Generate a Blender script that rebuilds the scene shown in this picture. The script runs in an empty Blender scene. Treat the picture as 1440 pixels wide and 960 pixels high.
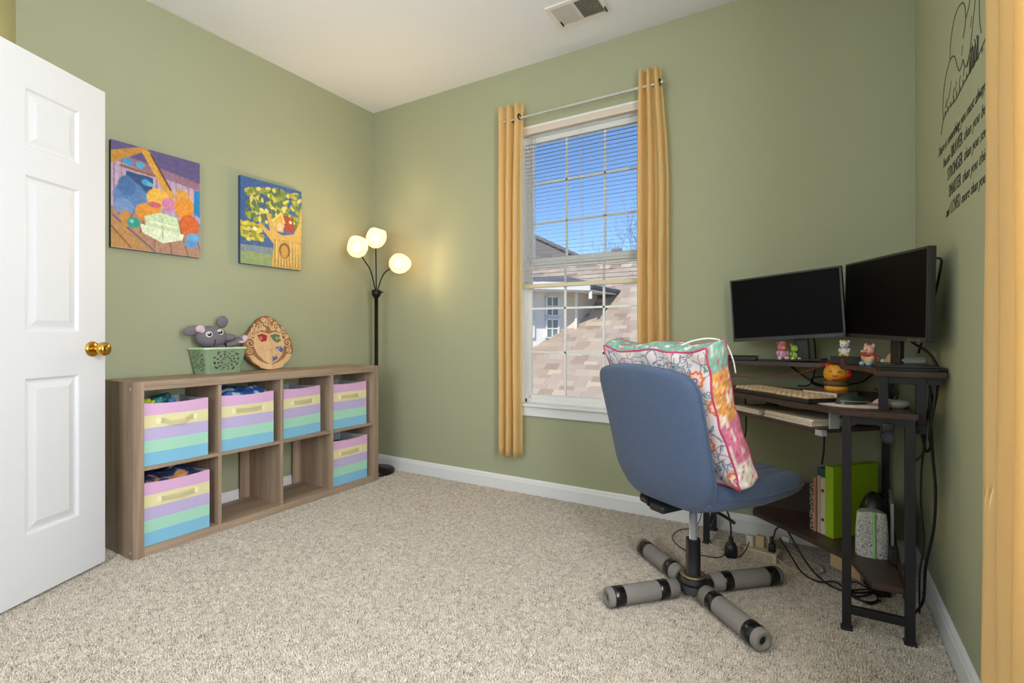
import bpy, bmesh, math, random
import numpy as np
from mathutils import Vector, Matrix, noise
random.seed(7); rng = np.random.default_rng(7)
S = bpy.context.scene
C = S.collection
PI = math.pi

# ------------------------------------------------------------------ camera
cd = bpy.data.cameras.new('camera'); cam = bpy.data.objects.new('camera', cd); C.objects.link(cam)
cd.sensor_width = 36; cd.lens = 717 / 1440 * 36; cd.shift_y = -9 / 1440; cd.clip_start = .02; cd.clip_end = 200
cam.location = (0, 0, .985); cam.rotation_euler = (PI / 2, 0, math.atan(430 / 717))
S.camera = cam
# ------------------------------------------------------------------ world, sun, big lights, exposure
w = bpy.data.worlds.new('world'); S.world = w; w.use_nodes = True
nt = w.node_tree; bg = nt.nodes['Background']
sky = nt.nodes.new('ShaderNodeTexSky'); sky.sky_type = 'NISHITA'; sky.sun_disc = False
sky.sun_elevation = math.radians(38); sky.sun_rotation = math.radians(200); sky.altitude = 300; sky.air_density = .75; sky.dust_density = .1; sky.ozone_density = 5.0
nt.links.new(sky.outputs[0], bg.inputs[0]); bg.inputs[1].default_value = .135
S.view_settings.view_transform = 'Standard'; S.view_settings.look = 'None'
S.view_settings.exposure = 0.78; S.view_settings.gamma = 1; S.view_settings.use_curve_mapping = False

def lamp(kind, name, loc, energy, color, rot=(0, 0, 0), **k):
    d = bpy.data.lights.new(name, kind); d.energy = energy; d.color = color
    for a, b in k.items(): setattr(d, a, b)
    o = bpy.data.objects.new(name, d); C.objects.link(o); o.location = loc; o.rotation_euler = rot
    return o
sun = lamp('SUN', 'sun', (-2, -6, 12), 2.3, (1, .93, .82), angle=.01)
sun.rotation_euler = Vector((-.05, .80, -.60)).to_track_quat('-Z', 'Y').to_euler()
# daylight through the window in the right wall, beside the camera
lamp('AREA', 'daylight_right_window', (.47, .62, 1.43), 52, (.88, .94, 1), rot=(0, PI / 2, 0), shape='RECTANGLE', size=1.66, size_y=.84)
# added cool fill light behind the camera; the near wall has no window
lamp('AREA', 'fill_behind_camera', (-1.35, -1.06, 1.5), 20, (.86, .93, 1), rot=(PI / 2, 0, 0), shape='RECTANGLE', size=1.7, size_y=1.5)
GLOBE = 2.0; HALL = 4.5; BULB = 5.8

# ------------------------------------------------------------------ helpers
def c(r, g, b, a=1):
    f = lambda x: (x / 255 / 12.92) if x / 255 <= .04045 else ((x / 255 + .055) / 1.055) ** 2.4
    return (f(r), f(g), f(b), a)
MATS = {}
def mat(name, col=(.8, .8, .8, 1), rough=.6, metal=0, bump=0, bscale=200, var=0, vscale=8, spec=.5, trans=0, emis=None, estr=0, sheen=0):
    if name in MATS: return MATS[name]
    m = bpy.data.materials.new(name); MATS[name] = m; m.use_nodes = True; n = m.node_tree; p = n.nodes['Principled BSDF']
    p.inputs['Base Color'].default_value = col; p.inputs['Roughness'].default_value = rough; p.inputs['Metallic'].default_value = metal
    p.inputs['Specular IOR Level'].default_value = spec
    if sheen: p.inputs['Sheen Weight'].default_value = sheen
    tc = n.nodes.new('ShaderNodeTexCoord')
    if var:
        t = n.nodes.new('ShaderNodeTexNoise'); t.inputs['Scale'].default_value = vscale; t.inputs['Detail'].default_value = 4
        n.links.new(tc.outputs['Object'], t.inputs['Vector'])
        mx = n.nodes.new('ShaderNodeMix'); mx.data_type = 'RGBA'
        mx.inputs[6].default_value = tuple(x * (1 - var) for x in col[:3]) + (1,); mx.inputs[7].default_value = tuple(min(1, x * (1 + var)) for x in col[:3]) + (1,)
        n.links.new(t.outputs[0], mx.inputs[0]); n.links.new(mx.outputs[2], p.inputs['Base Color'])
    if bump:
        t2 = n.nodes.new('ShaderNodeTexNoise'); t2.inputs['Scale'].default_value = bscale; t2.inputs['Detail'].default_value = 3
        n.links.new(tc.outputs['Object'], t2.inputs['Vector'])
        b = n.nodes.new('ShaderNodeBump'); b.inputs['Strength'].default_value = bump; b.inputs['Distance'].default_value = .002
        n.links.new(t2.outputs[0], b.inputs['Height']); n.links.new(b.outputs[0], p.inputs['Normal'])
    if emis: p.inputs['Emission Color'].default_value = emis; p.inputs['Emission Strength'].default_value = estr
    return m
def wood(name, c1, c2, axis, scale=1.0, rough=.55):
    if name in MATS: return MATS[name]
    m = mat(name, c1, rough); n = m.node_tree; p = n.nodes['Principled BSDF']
    tc = n.nodes.new('ShaderNodeTexCoord'); mp = n.nodes.new('ShaderNodeMapping'); s = [26 * scale] * 3; s[axis] = 1.1 * scale; mp.inputs['Scale'].default_value = s
    t = n.nodes.new('ShaderNodeTexNoise'); t.inputs['Scale'].default_value = 1.6; t.inputs['Detail'].default_value = 8; t.inputs['Roughness'].default_value = .65; t.inputs['Distortion'].default_value = .6
    mp2 = n.nodes.new('ShaderNodeMapping'); s2 = [7 * scale] * 3; s2[axis] = .15 * scale; mp2.inputs['Scale'].default_value = s2
    t3 = n.nodes.new('ShaderNodeTexNoise'); t3.inputs['Scale'].default_value = 1.2; t3.inputs['Detail'].default_value = 1
    r = n.nodes.new('ShaderNodeValToRGB'); r.color_ramp.elements[0].position = .33; r.color_ramp.elements[0].color = c2; r.color_ramp.elements[1].position = .68; r.color_ramp.elements[1].color = c1
    ad = n.nodes.new('ShaderNodeMix'); ad.data_type = 'FLOAT'; ad.inputs[0].default_value = .45
    n.links.new(tc.outputs['Object'], mp.inputs[0]); n.links.new(mp.outputs[0], t.inputs[0]); n.links.new(tc.outputs['Object'], mp2.inputs[0]); n.links.new(mp2.outputs[0], t3.inputs[0])
    n.links.new(t.outputs[0], ad.inputs[2]); n.links.new(t3.outputs[0], ad.inputs[3]); n.links.new(ad.outputs[0], r.inputs[0]); n.links.new(r.outputs[0], p.inputs['Base Color'])
    return m
def vcol(name, rough=.8, bump=0, bscale=300):
    m = mat(name, rough=rough, bump=bump, bscale=bscale); n = m.node_tree
    a = n.nodes.new('ShaderNodeVertexColor'); a.layer_name = 'Col'
    n.links.new(a.outputs[0], n.nodes['Principled BSDF'].inputs['Base Color']); return m
def fabric_trans(name, col, tcol, f=.4):
    m = mat(name, col, .85, bump=.25, bscale=900); n = m.node_tree; p = n.nodes['Principled BSDF']; out = n.nodes['Material Output']
    tr = n.nodes.new('ShaderNodeBsdfTranslucent'); tr.inputs[0].default_value = tcol
    mx = n.nodes.new('ShaderNodeMixShader'); mx.inputs[0].default_value = f
    n.links.new(p.outputs[0], mx.inputs[1]); n.links.new(tr.outputs[0], mx.inputs[2]); n.links.new(mx.outputs[0], out.inputs[0]); return m

class MB:
    def __init__(s): s.bm = bmesh.new()
    def box(s, x0, x1, y0, y1, z0, z1, bev=0, M=None):
        r = bmesh.ops.create_cube(s.bm, size=1)['verts']
        m = Matrix.Translation(((x0 + x1) / 2, (y0 + y1) / 2, (z0 + z1) / 2)) @ Matrix.Diagonal((abs(x1 - x0), abs(y1 - y0), abs(z1 - z0), 1))
        bmesh.ops.transform(s.bm, matrix=m, verts=r)
        if bev:
            es = list({e for v in r for e in v.link_edges})
            g = bmesh.ops.bevel(s.bm, geom=es, offset=bev, segments=2, affect='EDGES', profile=.5)
            r = list({v for f in g['faces'] for v in f.verts} | {v for v in r if v.is_valid})
        if M: bmesh.ops.transform(s.bm, matrix=M, verts=r)
        return s
    def prism(s, poly, z0, z1, M=None):
        a = [s.bm.verts.new((x, y, z0)) for x, y in poly]; b = [s.bm.verts.new((x, y, z1)) for x, y in poly]; n = len(poly)
        s.bm.faces.new(a[::-1]); s.bm.faces.new(b)
        for i in range(n): s.bm.faces.new((a[i], a[(i + 1) % n], b[(i + 1) % n], b[i]))
        if M: bmesh.ops.transform(s.bm, matrix=M, verts=a + b)
        return s
    def lathe(s, prof, seg=24, M=None, close=False):
        rings = []; vs = []
        for r, z in prof:
            if r < 1e-6: v = s.bm.verts.new((0, 0, z)); rings.append([v]); vs.append(v)
            else:
                q = [s.bm.verts.new((r * math.cos(2 * PI * k / seg), r * math.sin(2 * PI * k / seg), z)) for k in range(seg)]; rings.append(q); vs += q
        for A, B in zip(rings, rings[1:]):
            for k in range(seg):
                k2 = (k + 1) % seg
                if len(A) == 1 and len(B) == 1: continue
                if len(A) == 1: s.bm.faces.new((A[0], B[k2], B[k]))
                elif len(B) == 1: s.bm.faces.new((A[k], A[k2], B[0]))
                else: s.bm.faces.new((A[k], A[k2], B[k2], B[k]))
        for f in s.bm.faces: f.smooth = True
        if M: bmesh.ops.transform(s.bm, matrix=M, verts=vs)
        return s
    def cyl(s, p, q, r, seg=16, r2=None):
        p, q = Vector(p), Vector(q); d = q - p; L = d.length
        M = Matrix.Translation(p) @ d.to_track_quat('Z', 'Y').to_matrix().to_4x4()
        r2 = r if r2 is None else r2
        return s.lathe([(0, 0), (r, 0), (r, 0), (r2, L), (r2, L), (0, L)], seg, M)
    def ball(s, p, rx, ry=None, rz=None, M=None, seg=16):
        ry = ry or rx; rz = rz or rx
        prof = [(math.sin(PI * k / 10), -math.cos(PI * k / 10)) for k in range(11)]; prof[0] = (0, -1); prof[-1] = (0, 1)
        T = Matrix.Translation(p) @ (M or Matrix()) @ Matrix.Diagonal((rx, ry, rz, 1))
        return s.lathe(prof, seg, T)
    def tube(s, pts, r, seg=8, smooth=True, n=6, cyc=False):
        P = [Vector(p) for p in pts]
        if smooth and len(P) > 2:
            Q = []; m = len(P)
            rngs = range(m) if cyc else range(m - 1)
            for i in rngs:
                p0 = P[(i - 1) % m] if cyc or i > 0 else P[i]; p1 = P[i]; p2 = P[(i + 1) % m]; p3 = P[(i + 2) % m] if cyc or i + 2 < m else P[(i + 1) % m]
                for k in range(n):
                    t = k / n
                    Q.append(.5 * ((2 * p1) + (p2 - p0) * t + (2 * p0 - 5 * p1 + 4 * p2 - p3) * t * t + (3 * p1 - p0 - 3 * p2 + p3) * t ** 3))
            if not cyc: Q.append(P[-1])
            P = Q
        rings = []; up = Vector((0, 0, 1))
        for i, p in enumerate(P):
            if cyc: d = P[(i + 1) % len(P)] - P[i - 1]
            else: d = P[min(i + 1, len(P) - 1)] - P[max(i - 1, 0)]
            d = d.normalized() if d.length > 1e-9 else Vector((0, 0, 1))
            if abs(d.dot(up)) > .98: up = Vector((1, 0, 0)) if abs(d.x) < .9 else Vector((0, 1, 0))
            a = d.cross(up).normalized(); b = a.cross(d); up = b
            rr = r[i * (len(r) - 1) // max(1, len(P) - 1)] if isinstance(r, (list, tuple)) else r
            rings.append([s.bm.verts.new(p + (a * math.cos(2 * PI * k / seg) + b * math.sin(2 * PI * k / seg)) * rr) for k in range(seg)])
        pairs = list(zip(rings, rings[1:])) + ([(rings[-1], rings[0])] if cyc else [])
        for A, B in pairs:
            for k in range(seg):
                f = s.bm.faces.new((A[k], A[(k + 1) % seg], B[(k + 1) % seg], B[k])); f.smooth = True
        if not cyc:
            s.bm.faces.new(rings[0][::-1]); s.bm.faces.new(rings[-1])
        return s
    def grid(s, f, nu, nv, closeu=False, uv=None):
        V = [[s.bm.verts.new(f(i / nu, j / nv)) for i in range(nu if closeu else nu + 1)] for j in range(nv + 1)]
        for j in range(nv):
            for i in range(nu):
                i2 = (i + 1) % nu if closeu else i + 1
                fc = s.bm.faces.new((V[j][i], V[j][i2], V[j + 1][i2], V[j + 1][i])); fc.smooth = True
        return V
def basis(o):
    M = Matrix()
    while o is not None:
        M = (Matrix.Translation(o.location) @ o.rotation_euler.to_matrix().to_4x4() @ Matrix.Diagonal((*o.scale, 1))) @ M; o = o.parent
    return M
def obj(name, mb, m, parent=None, world=False, label=None, smooth=None, loc=None, rot=None):
    me = bpy.data.meshes.new(name); bm = mb.bm if isinstance(mb, MB) else mb
    bmesh.ops.recalc_face_normals(bm, faces=bm.faces)
    o = bpy.data.objects.new(name, me); C.objects.link(o)
    if parent: o.parent = parent
    if loc is not None: o.location = loc
    if rot is not None: o.rotation_euler = rot
    if world and parent: bm.transform(basis(o).inverted())
    if smooth is not None:
        for f in bm.faces: f.smooth = smooth
    bm.to_mesh(me); bm.free(); me.materials.append(m)
    if label: o['label'] = label
    return o
def thing(name, label, cat, loc=(0, 0, 0), rz=0, group=None, rot=None):
    o = bpy.data.objects.new(name, None); C.objects.link(o); o.location = loc; o.rotation_euler = rot or (0, 0, rz); o.empty_display_size = .05
    o['label'] = label; o['category'] = cat
    if group: o['group'] = group
    return o
def tag(o, label, cat, group=None):
    o['label'] = label; o['category'] = cat
    if group: o['group'] = group
    return o
def struct(name, mb, m, label, cat, parent=None):
    o = obj(name, mb, m, parent)
    if not parent: o['kind'] = 'structure'; o['label'] = label; o['category'] = cat
    return o
def setcol(o, cols):
    a = o.data.color_attributes.new('Col', 'FLOAT_COLOR', 'POINT'); a.data.foreach_set('color', np.asarray(cols, dtype=np.float32).ravel())
def dup(o, parent=None, name=None):
    q = o.copy(); C.objects.link(q)
    if parent: q.parent = parent
    return q

class Paint:      # colours for printed pictures and printed cloth, on a grid of points
    def __init__(s, w, h, base, asp=1.0):
        s.u, s.v = np.meshgrid(np.linspace(0, 1, w), np.linspace(0, 1, h)); s.a = np.zeros((h, w, 3)); s.a[:] = base[:3]; s.asp = asp
    def put(s, m, col, k=1.0): m = np.clip(m, 0, 1)[..., None] * k; s.a = s.a * (1 - m) + np.array(col[:3]) * m
    def ell(s, x, y, rx, ry, col, rot=0, soft=.12):
        dx = (s.u - x) * s.asp; dy = s.v - y; cr, sr = math.cos(rot), math.sin(rot)
        d = np.sqrt(((dx * cr + dy * sr) / rx) ** 2 + ((-dx * sr + dy * cr) / ry) ** 2); s.put((1 - d) / soft, col)
    def ring(s, x, y, r, wd, col, lob=0, n=8):
        dx = (s.u - x) * s.asp; dy = s.v - y; d = np.sqrt(dx ** 2 + dy ** 2); rr = r * (1 + lob * np.cos(n * np.arctan2(dy, dx)))
        s.put((wd - np.abs(d - rr)) / (wd * .4), col)
    def line(s, pts, wd, col):
        for (x0, y0), (x1, y1) in zip(pts, pts[1:]):
            ax, ay = (s.u - x0) * s.asp, s.v - y0; bx, by = (x1 - x0) * s.asp, y1 - y0; t = np.clip((ax * bx + ay * by) / (bx * bx + by * by + 1e-9), 0, 1)
            d = np.hypot(ax - bx * t, ay - by * t); s.put((wd - d) / (wd * .35), col)
    def poly(s, pts, col, k=1.0):
        ins = np.zeros(s.u.shape, bool); n = len(pts)
        for i in range(n):
            x0, y0 = pts[i]; x1, y1 = pts[(i + 1) % n]
            cnd = ((y0 > s.v) != (y1 > s.v)); ins ^= cnd & (s.u < (x1 - x0) * (s.v - y0) / ((y1 - y0) or 1e-9) + x0)
        s.put(ins.astype(float), col, k)
    def mott(s, cell, amt, seed=0):
        r = np.random.default_rng(seed); h, w = s.u.shape; gh, gw = int(cell), int(cell * max(1, w / h)); g = r.random((gh + 2, gw + 2))
        y = s.v * gh; x = s.u * gw; i = y.astype(int); j = x.astype(int); fy = y - i; fx = x - j
        val = g[i, j] * (1 - fx) * (1 - fy) + g[i, j + 1] * fx * (1 - fy) + g[i + 1, j] * (1 - fx) * fy + g[i + 1, j + 1] * fx * fy
        s.a *= (1 + (val[..., None] - .5) * amt); s.val = val
    def flat(s): a = np.ones((*s.u.shape, 4)); a[..., :3] = np.clip(s.a, 0, 1); return a.reshape(-1, 4)

# ------------------------------------------------------------------ room shell
WL, WR, WB, WN, CH = -2.89, .36, 2.775, -1.2, 2.665
GREEN = c(165, 168, 138)
m_wall = mat('green wall paint', GREEN, .75, bump=.15, bscale=350, spec=.25)
m_ceil = mat('ceiling paint', c(222, 226, 233), .9, bump=.1, bscale=300)
m_trim = mat('white trim paint', c(228, 228, 228), .35)
m_white = mat('white vinyl', c(232, 231, 226), .35)
m_carpb = mat('carpet backing', c(128, 120, 110), .95, var=.3, vscale=300)
EX = -3.9
b = MB(); b.box(EX, WR + .12, WN - .1, WB + .14, -.12, -.012)
floor = struct('floor', b, m_carpb, 'beige and grey speckled carpet floor of the room', 'floor')
b = MB(); b.box(EX, WR + .12, WN - .1, WB + .14, CH, CH + .1)
struct('ceiling', b, m_ceil, 'flat off-white ceiling', 'ceiling')
WX0, WX1, WZ0, WZ1 = -1.61, -.79, .56, 2.285
b = MB()
b.box(WL - .12, WX0, WB, WB + .14, -.012, CH); b.box(WX1, WR + .12, WB, WB + .14, -.012, CH)
b.box(WX0, WX1, WB, WB + .14, -.012, WZ0); b.box(WX0, WX1, WB, WB + .14, WZ1, CH)
struct('wall_back', b, m_wall, 'sage green wall with the tall sash window in it', 'wall')
b = MB(); b.box(WL - .12, WL, .765, WB, -.012, CH)
struct('wall_left', b, m_wall, 'sage green wall behind the cube shelf and the two canvas pictures', 'wall')
b = MB(); b.box(EX, WL - .12, .765, .885, -.012, CH)
struct('wall_entry', b, m_wall, 'narrow strip of yellowish lit green wall above the open door at far left', 'wall')
b = MB(); b.box(EX - .1, EX, WN, .885, -.012, CH); b.box(EX, -2.34, .14, .26, -.012, CH); b.box(-2.46, -2.34, WN, .14, -.012, CH)
struct('wall_hall', b, m_wall, 'green wall of the entry recess hidden behind the open door', 'wall')
b = MB()
b.box(WR, WR + .12, 1.05, WB, -.012, CH); b.box(WR, WR + .12, WN, .2, -.012, CH); b.box(WR, WR + .12, .2, 1.05, -.012, WZ0); b.box(WR, WR + .12, .2, 1.05, WZ1, CH)
struct('wall_right', b, m_wall, 'green wall at right carrying the black lettering', 'wall')
b = MB(); b.box(-2.46, WR + .12, WN - .12, WN, -.012, CH)
struct('wall_near', b, m_wall, 'green wall behind the camera', 'wall')
def base_prof(b, p, q, nrm):          # baseboard with a small moulded cap
    p, q, n = Vector(p), Vector(q), Vector(nrm)
    pr = [(0, -.012), (.014, -.012), (.014, .066), (.011, .074), (.010, .082), (.004, .092), (0, .092)]
    A = [b.bm.verts.new(p + n * t + Vector((0, 0, z))) for t, z in pr]; B = [b.bm.verts.new(q + n * t + Vector((0, 0, z))) for t, z in pr]; k = len(pr)
    for i in range(k): b.bm.faces.new((A[i], A[(i + 1) % k], B[(i + 1) % k], B[i]))
    b.bm.faces.new(A); b.bm.faces.new(B[::-1])
for nm, p, q, n, lb in (('baseboard_back', (WL, WB, 0), (WR, WB, 0), (0, -1, 0), 'white baseboard under the window wall'),
                    ('baseboard_left', (WL, .765, 0), (WL, WB - .014, 0), (1, 0, 0), 'white baseboard behind the cube shelf'),
                    ('baseboard_right', (WR, WN, 0), (WR, WB - .014, 0), (-1, 0, 0), 'white baseboard along the right wall below the lettering')):
    b = MB(); base_prof(b, p, q, n); struct(nm, b, m_trim, lb, 'baseboard')

# carpet pile
def carpet():
    tb = MB()
    for k in range(3):
        a = 2.1 * k; ox, oy = .0022 * math.cos(a), .0022 * math.sin(a)
        tb.tube([(ox, oy, 0), (ox * 1.6 + .001, oy * 1.6, .006), (ox * 2.4 - .001, oy * 2.4 + .0015, .0125)], [.0015, .0016, .0010], seg=4, smooth=False)
    me = bpy.data.meshes.new('tuft'); tb.bm.to_mesh(me); tb.bm.free()
    m = bpy.data.materials.new('carpet pile'); m.use_nodes = True; n = m.node_tree; p = n.nodes['Principled BSDF']; p.inputs['Roughness'].default_value = .95; p.inputs['Specular IOR Level'].default_value = .1
    oi = n.nodes.new('ShaderNodeObjectInfo'); r = n.nodes.new('ShaderNodeValToRGB')
    cols = [(0, c(132, 122, 110)), (.14, c(180, 168, 153)), (.5, c(206, 194, 179)), (.8, c(220, 209, 195)), (1, c(238, 230, 219))]
    while len(r.color_ramp.elements) < len(cols): r.color_ramp.elements.new(.5)
    for e, (ps, cl) in zip(r.color_ramp.elements, cols): e.position = ps; e.color = cl
    n.links.new(oi.outputs['Random'], r.inputs[0]); n.links.new(r.outputs[0], p.inputs['Base Color'])
    me.materials.append(m)
    tuft = bpy.data.objects.new('tuft', me)
    b = MB(); b.prism([(WL + .02, .55), (-1.9, .25), (-.8, .2), (WR - .02, .6), (WR - .02, WB - .02), (WL + .02, WB - .02)], -.0125, -.012)
    o = obj('carpet_pile', b, m, floor); o['kind'] = 'stuff'; o['label'] = 'short speckled beige and grey carpet pile'
    g = bpy.data.node_groups.new('pile', 'GeometryNodeTree')
    g.interface.new_socket('Geometry', in_out='INPUT', socket_type='NodeSocketGeometry'); g.interface.new_socket('Geometry', in_out='OUTPUT', socket_type='NodeSocketGeometry')
    N = g.nodes; L = g.links; gi = N.new('NodeGroupInput'); go = N.new('NodeGroupOutput')
    dp = N.new('GeometryNodeDistributePointsOnFaces'); dp.inputs['Density'].default_value = 38000
    oi2 = N.new('GeometryNodeObjectInfo'); oi2.inputs['Object'].default_value = tuft; oi2.inputs['As Instance'].default_value = True
    ip = N.new('GeometryNodeInstanceOnPoints')
    rv = N.new('FunctionNodeRandomValue'); rv.data_type = 'FLOAT_VECTOR'; rv.inputs[0].default_value = (-.5, -.5, 0); rv.inputs[1].default_value = (.5, .5, 6.28)
    rs = N.new('FunctionNodeRandomValue'); rs.inputs[2].default_value = .75; rs.inputs[3].default_value = 1.25
    L.new(gi.outputs[0], dp.inputs['Mesh']); L.new(dp.outputs['Points'], ip.inputs['Points']); L.new(oi2.outputs['Geometry'], ip.inputs['Instance'])
    L.new(rv.outputs[0], ip.inputs['Rotation']); L.new(rs.outputs[1], ip.inputs['Scale']); L.new(ip.outputs[0], go.inputs[0])
    md = o.modifiers.new('pile', 'NODES'); md.node_group = g
carpet()

# ------------------------------------------------------------------ window_1 (back wall)
m_glass = bpy.data.materials.new('window glass'); m_glass.use_nodes = True; n = m_glass.node_tree
n.nodes.remove(n.nodes['Principled BSDF']); tr = n.nodes.new('ShaderNodeBsdfTransparent'); tr.inputs[0].default_value = (.97, .98, .98, 1); gl = n.nodes.new('ShaderNodeBsdfGlossy'); gl.inputs['Roughness'].default_value = .02
fr = n.nodes.new('ShaderNodeFresnel'); fr.inputs[0].default_value = 1.2; mx = n.nodes.new('ShaderNodeMixShader'); n.links.new(fr.outputs[0], mx.inputs[0]); n.links.new(tr.outputs[0], mx.inputs[1]); n.links.new(gl.outputs[0], mx.inputs[2]); n.links.new(mx.outputs[0], n.nodes['Material Output'].inputs[0])
win = thing('window_1', 'tall white double-hung window with grilles between yellow curtains', 'window', (-1.2, 2.84, WZ0)); win['kind'] = 'structure'
GX0, GX1 = -1.572, -.825
b = MB()   # frame: reveal lining and outer frame
b.box(WX0, WX0 + .012, WB + .002, WB + .14, WZ0, WZ1); b.box(WX1 - .012, WX1, WB + .002, WB + .14, WZ0, WZ1); b.box(WX0, WX1, WB + .002, WB + .14, WZ1 - .012, WZ1)
b.box(WX0, GX0 - .012, 2.83, 2.90, WZ0, WZ1, .003); b.box(GX1 + .012, WX1, 2.83, 2.90, WZ0, WZ1, .003)
b.box(WX0, WX1, 2.83, 2.90, 2.235, WZ1, .003); b.box(WX0, WX1, 2.83, 2.90, WZ0, .585, .003)
obj('window_frame', b, m_white, win, True)
for nm, z0, z1, y in (('upper_sash', 1.41, 2.245, 2.875), ('lower_sash', .575, 1.47, 2.855)):
    b = MB(); t = .045
    b.box(GX0 - .015, GX0 + .008, y - .015, y + .015, z0, z1, .002); b.box(GX1 - .008, GX1 + .015, y - .015, y + .015, z0, z1, .002)
    b.box(GX0, GX1, y - .015, y + .015, z0, z0 + t * .75, .002); b.box(GX0, GX1, y - .015, y + .015, z1 - t, z1, .002)
    sh = obj(nm, b, m_white, win, True)
    for k in (1, 2):
        x = GX0 + .004 + (GX1 - GX0) * k / 3 - .01; b = MB(); b.box(x - .006, x + .006, y - .006, y + .006, z0 + .03, z1 - .04); obj('muntin', b, m_white, sh, True)
        z = z0 + .03 + (z1 - z0 - .075) * k / 3; b = MB(); b.box(GX0, GX1, y - .006, y + .006, z - .006, z + .006); obj('muntin', b, m_white, sh, True)
    b = MB(); b.box(GX0, GX1, y + .007, y + .010, z0 + .02, z1 - .02); obj('pane', b, m_glass, sh, True)
for x in (-1.46, -1.0):
    b = MB(); b.box(x - .03, x + .03, 2.835, 2.86, 1.47, 1.485, .003); obj('sash_lock', b, mat('lock metal', c(190, 185, 175), .4), win, True)
b = MB(); b.box(WX0 - .02, WX1 + .02, 2.735, 2.84, .545, .562, .004); b.box(WX0 - .01, WX1 + .01, 2.757, WB, .485, .546, .003)
obj('window_sill', b, m_trim, win, True)
# blinds
m_bl = mat('blind vinyl', c(238, 234, 224), .45)
bl = thing('window_blind', 'off-white horizontal mini blind half lowered in the back window', 'blind', (-1.2, 2.80, 2.28))
b = MB(); b.box(WX0 + .014, WX1 - .014, 2.785, 2.822, 2.237, 2.272, .003); b.box(WX0 + .013, WX1 - .013, 2.778, 2.784, 2.234, 2.274, .002); obj('headrail', b, mat('headrail', c(214, 200, 186), .5), bl, True)
b = MB(); b.box(WX0 + .018, WX1 - .018, 2.79, 2.815, 1.278, 1.302, .003); obj('bottom_rail', b, mat('blind rail', c(214, 198, 164), .5), bl, True)
b = MB(); V = b.grid(lambda u, v: ((u - .5) * .775, (v - .5) * .024, .0018 * math.cos((v - .5) * PI)), 1, 4)
bmesh.ops.solidify(b.bm, geom=b.bm.faces[:], thickness=.0006)
s0 = None; nsl = 37
for k in range(nsl):
    z = 1.318 + k * .0238
    if s0 is None: s0 = obj('slat', b, m_bl, bl); o = s0
    else: o = dup(s0, bl)
    o.location = (0.0, .002, z - 2.28); o.rotation_euler = (math.radians(13), 0, 0)
for x in (-1.545, -1.2, -.86):
    b = MB()
    for dy in (-.013, .013): b.cyl((x, 2.802 + dy, 1.29), (x, 2.802 + dy, 2.24), .0008, 5)
    obj('ladder_cord', b, m_bl, bl, True)
b = MB(); b.cyl((-1.50, 2.782, 1.45), (-1.50, 2.782, 2.21), .003, 6); obj('tilt_wand', b, mat('clear wand', c(210, 212, 214), .15), bl, True)

# ------------------------------------------------------------------ curtains
m_cur = fabric_trans('yellow curtain', c(255, 232, 176), c(255, 214, 120), .25)
m_hem = m_cur
m_rod = mat('rod metal', c(196, 190, 170), .3, .7); m_rodw = mat('rod white', c(226, 224, 215), .35)
m_grom = mat('grommet', c(70, 56, 44), .35, .6)
def curtain(label, x0t, x1t, x0b, x1b, y, z0, z1, folds, amp, along='x', seed=1, M=None, sag=0):
    root = thing('curtain', label, 'curtain', M @ Vector(((x0b + x1b) / 2, y, z0)) if M else ((x0b + x1b) / 2, y, z0))
    r = random.Random(seed); ph = [r.uniform(-.5, .5) for _ in range(folds + 2)]; am = [r.uniform(.7, 1.15) for _ in range(folds + 2)]
    b = MB()
    def f(u, v):
        e = max(0, (v - .72) / .28) ** 1.3; a = x0t * e + x0b * (1 - e); bb = x1t * e + x1b * (1 - e)
        t = u * folds; i = int(t) if t < folds else folds - 1; fr_ = t - i
        A = am[i] * (1 - fr_) + am[i + 1] * fr_
        yy = y + amp * A * math.cos(2 * PI * t + .35 * math.sin(3 * v + ph[i])) * (.72 + .28 * (1 - v)) + .006 * noise.noise(Vector((u * 9, v * 5, seed)))
        xx = a + (bb - a) * (u + .35 / folds / 2 / PI * math.sin(4 * PI * t) * 1.2 + .012 * math.sin(5 * v + i) * (1 - v))
        zz = z0 + (z1 - z0) * v + (.006 * math.sin(6 * PI * u) if v < .01 else 0) - (sag * u if v > .98 else 0)
        p = Vector((xx, yy, zz)); return M @ p if M else p
    b.grid(f, folds * 16, 44)
    bmesh.ops.solidify(b.bm, geom=b.bm.faces[:], thickness=.0015)
    o = obj('curtain_panel', b, m_cur, root, True, smooth=True)
    b = MB()
    def g(u, v):
        p = Vector(f(u, .055 * v)) if True else None
        return p
    def hem(u):
        p = f(u, .058); q = Vector((0, -.0022, 0)); q = (M.to_3x3() @ q) if M else q; return p + q
    b.tube([hem(k / (folds * 8)) for k in range(folds * 8 + 1)], .0009, seg=5, smooth=False); obj('hem_stitch', b, m_hem, root, True)
    return root, f
def grommets(root, f, n, vv, M=None):
    for k in n:
        u = k; p = f(u, vv); q = f(min(1, u + .01), vv); d = (q - p).normalized(); nn = d.cross(Vector((0, 0, 1)))
        b = MB(); prof = [(.008, -.003), (.018, -.003), (.019, 0), (.018, .003), (.008, .003), (.008, -.003)]
        b.lathe(prof, 20, Matrix.Translation(p) @ nn.to_track_quat('Z', 'Y').to_matrix().to_4x4()); obj('grommet', b, m_grom, root, True)
r1, f1 = curtain('yellow curtain left of the back window, its foot hanging clear', -1.728, -1.548, -1.722, -1.562, 2.70, .245, 2.40, 3, .036, seed=3); grommets(r1, f1, (.90,), .963)
r2, f2 = curtain('yellow curtain right of the back window, behind the chair cushion', -.832, -.712, -.842, -.672, 2.70, .245, 2.40, 3, .036, seed=8); grommets(r2, f2, (.93,), .963)
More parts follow.
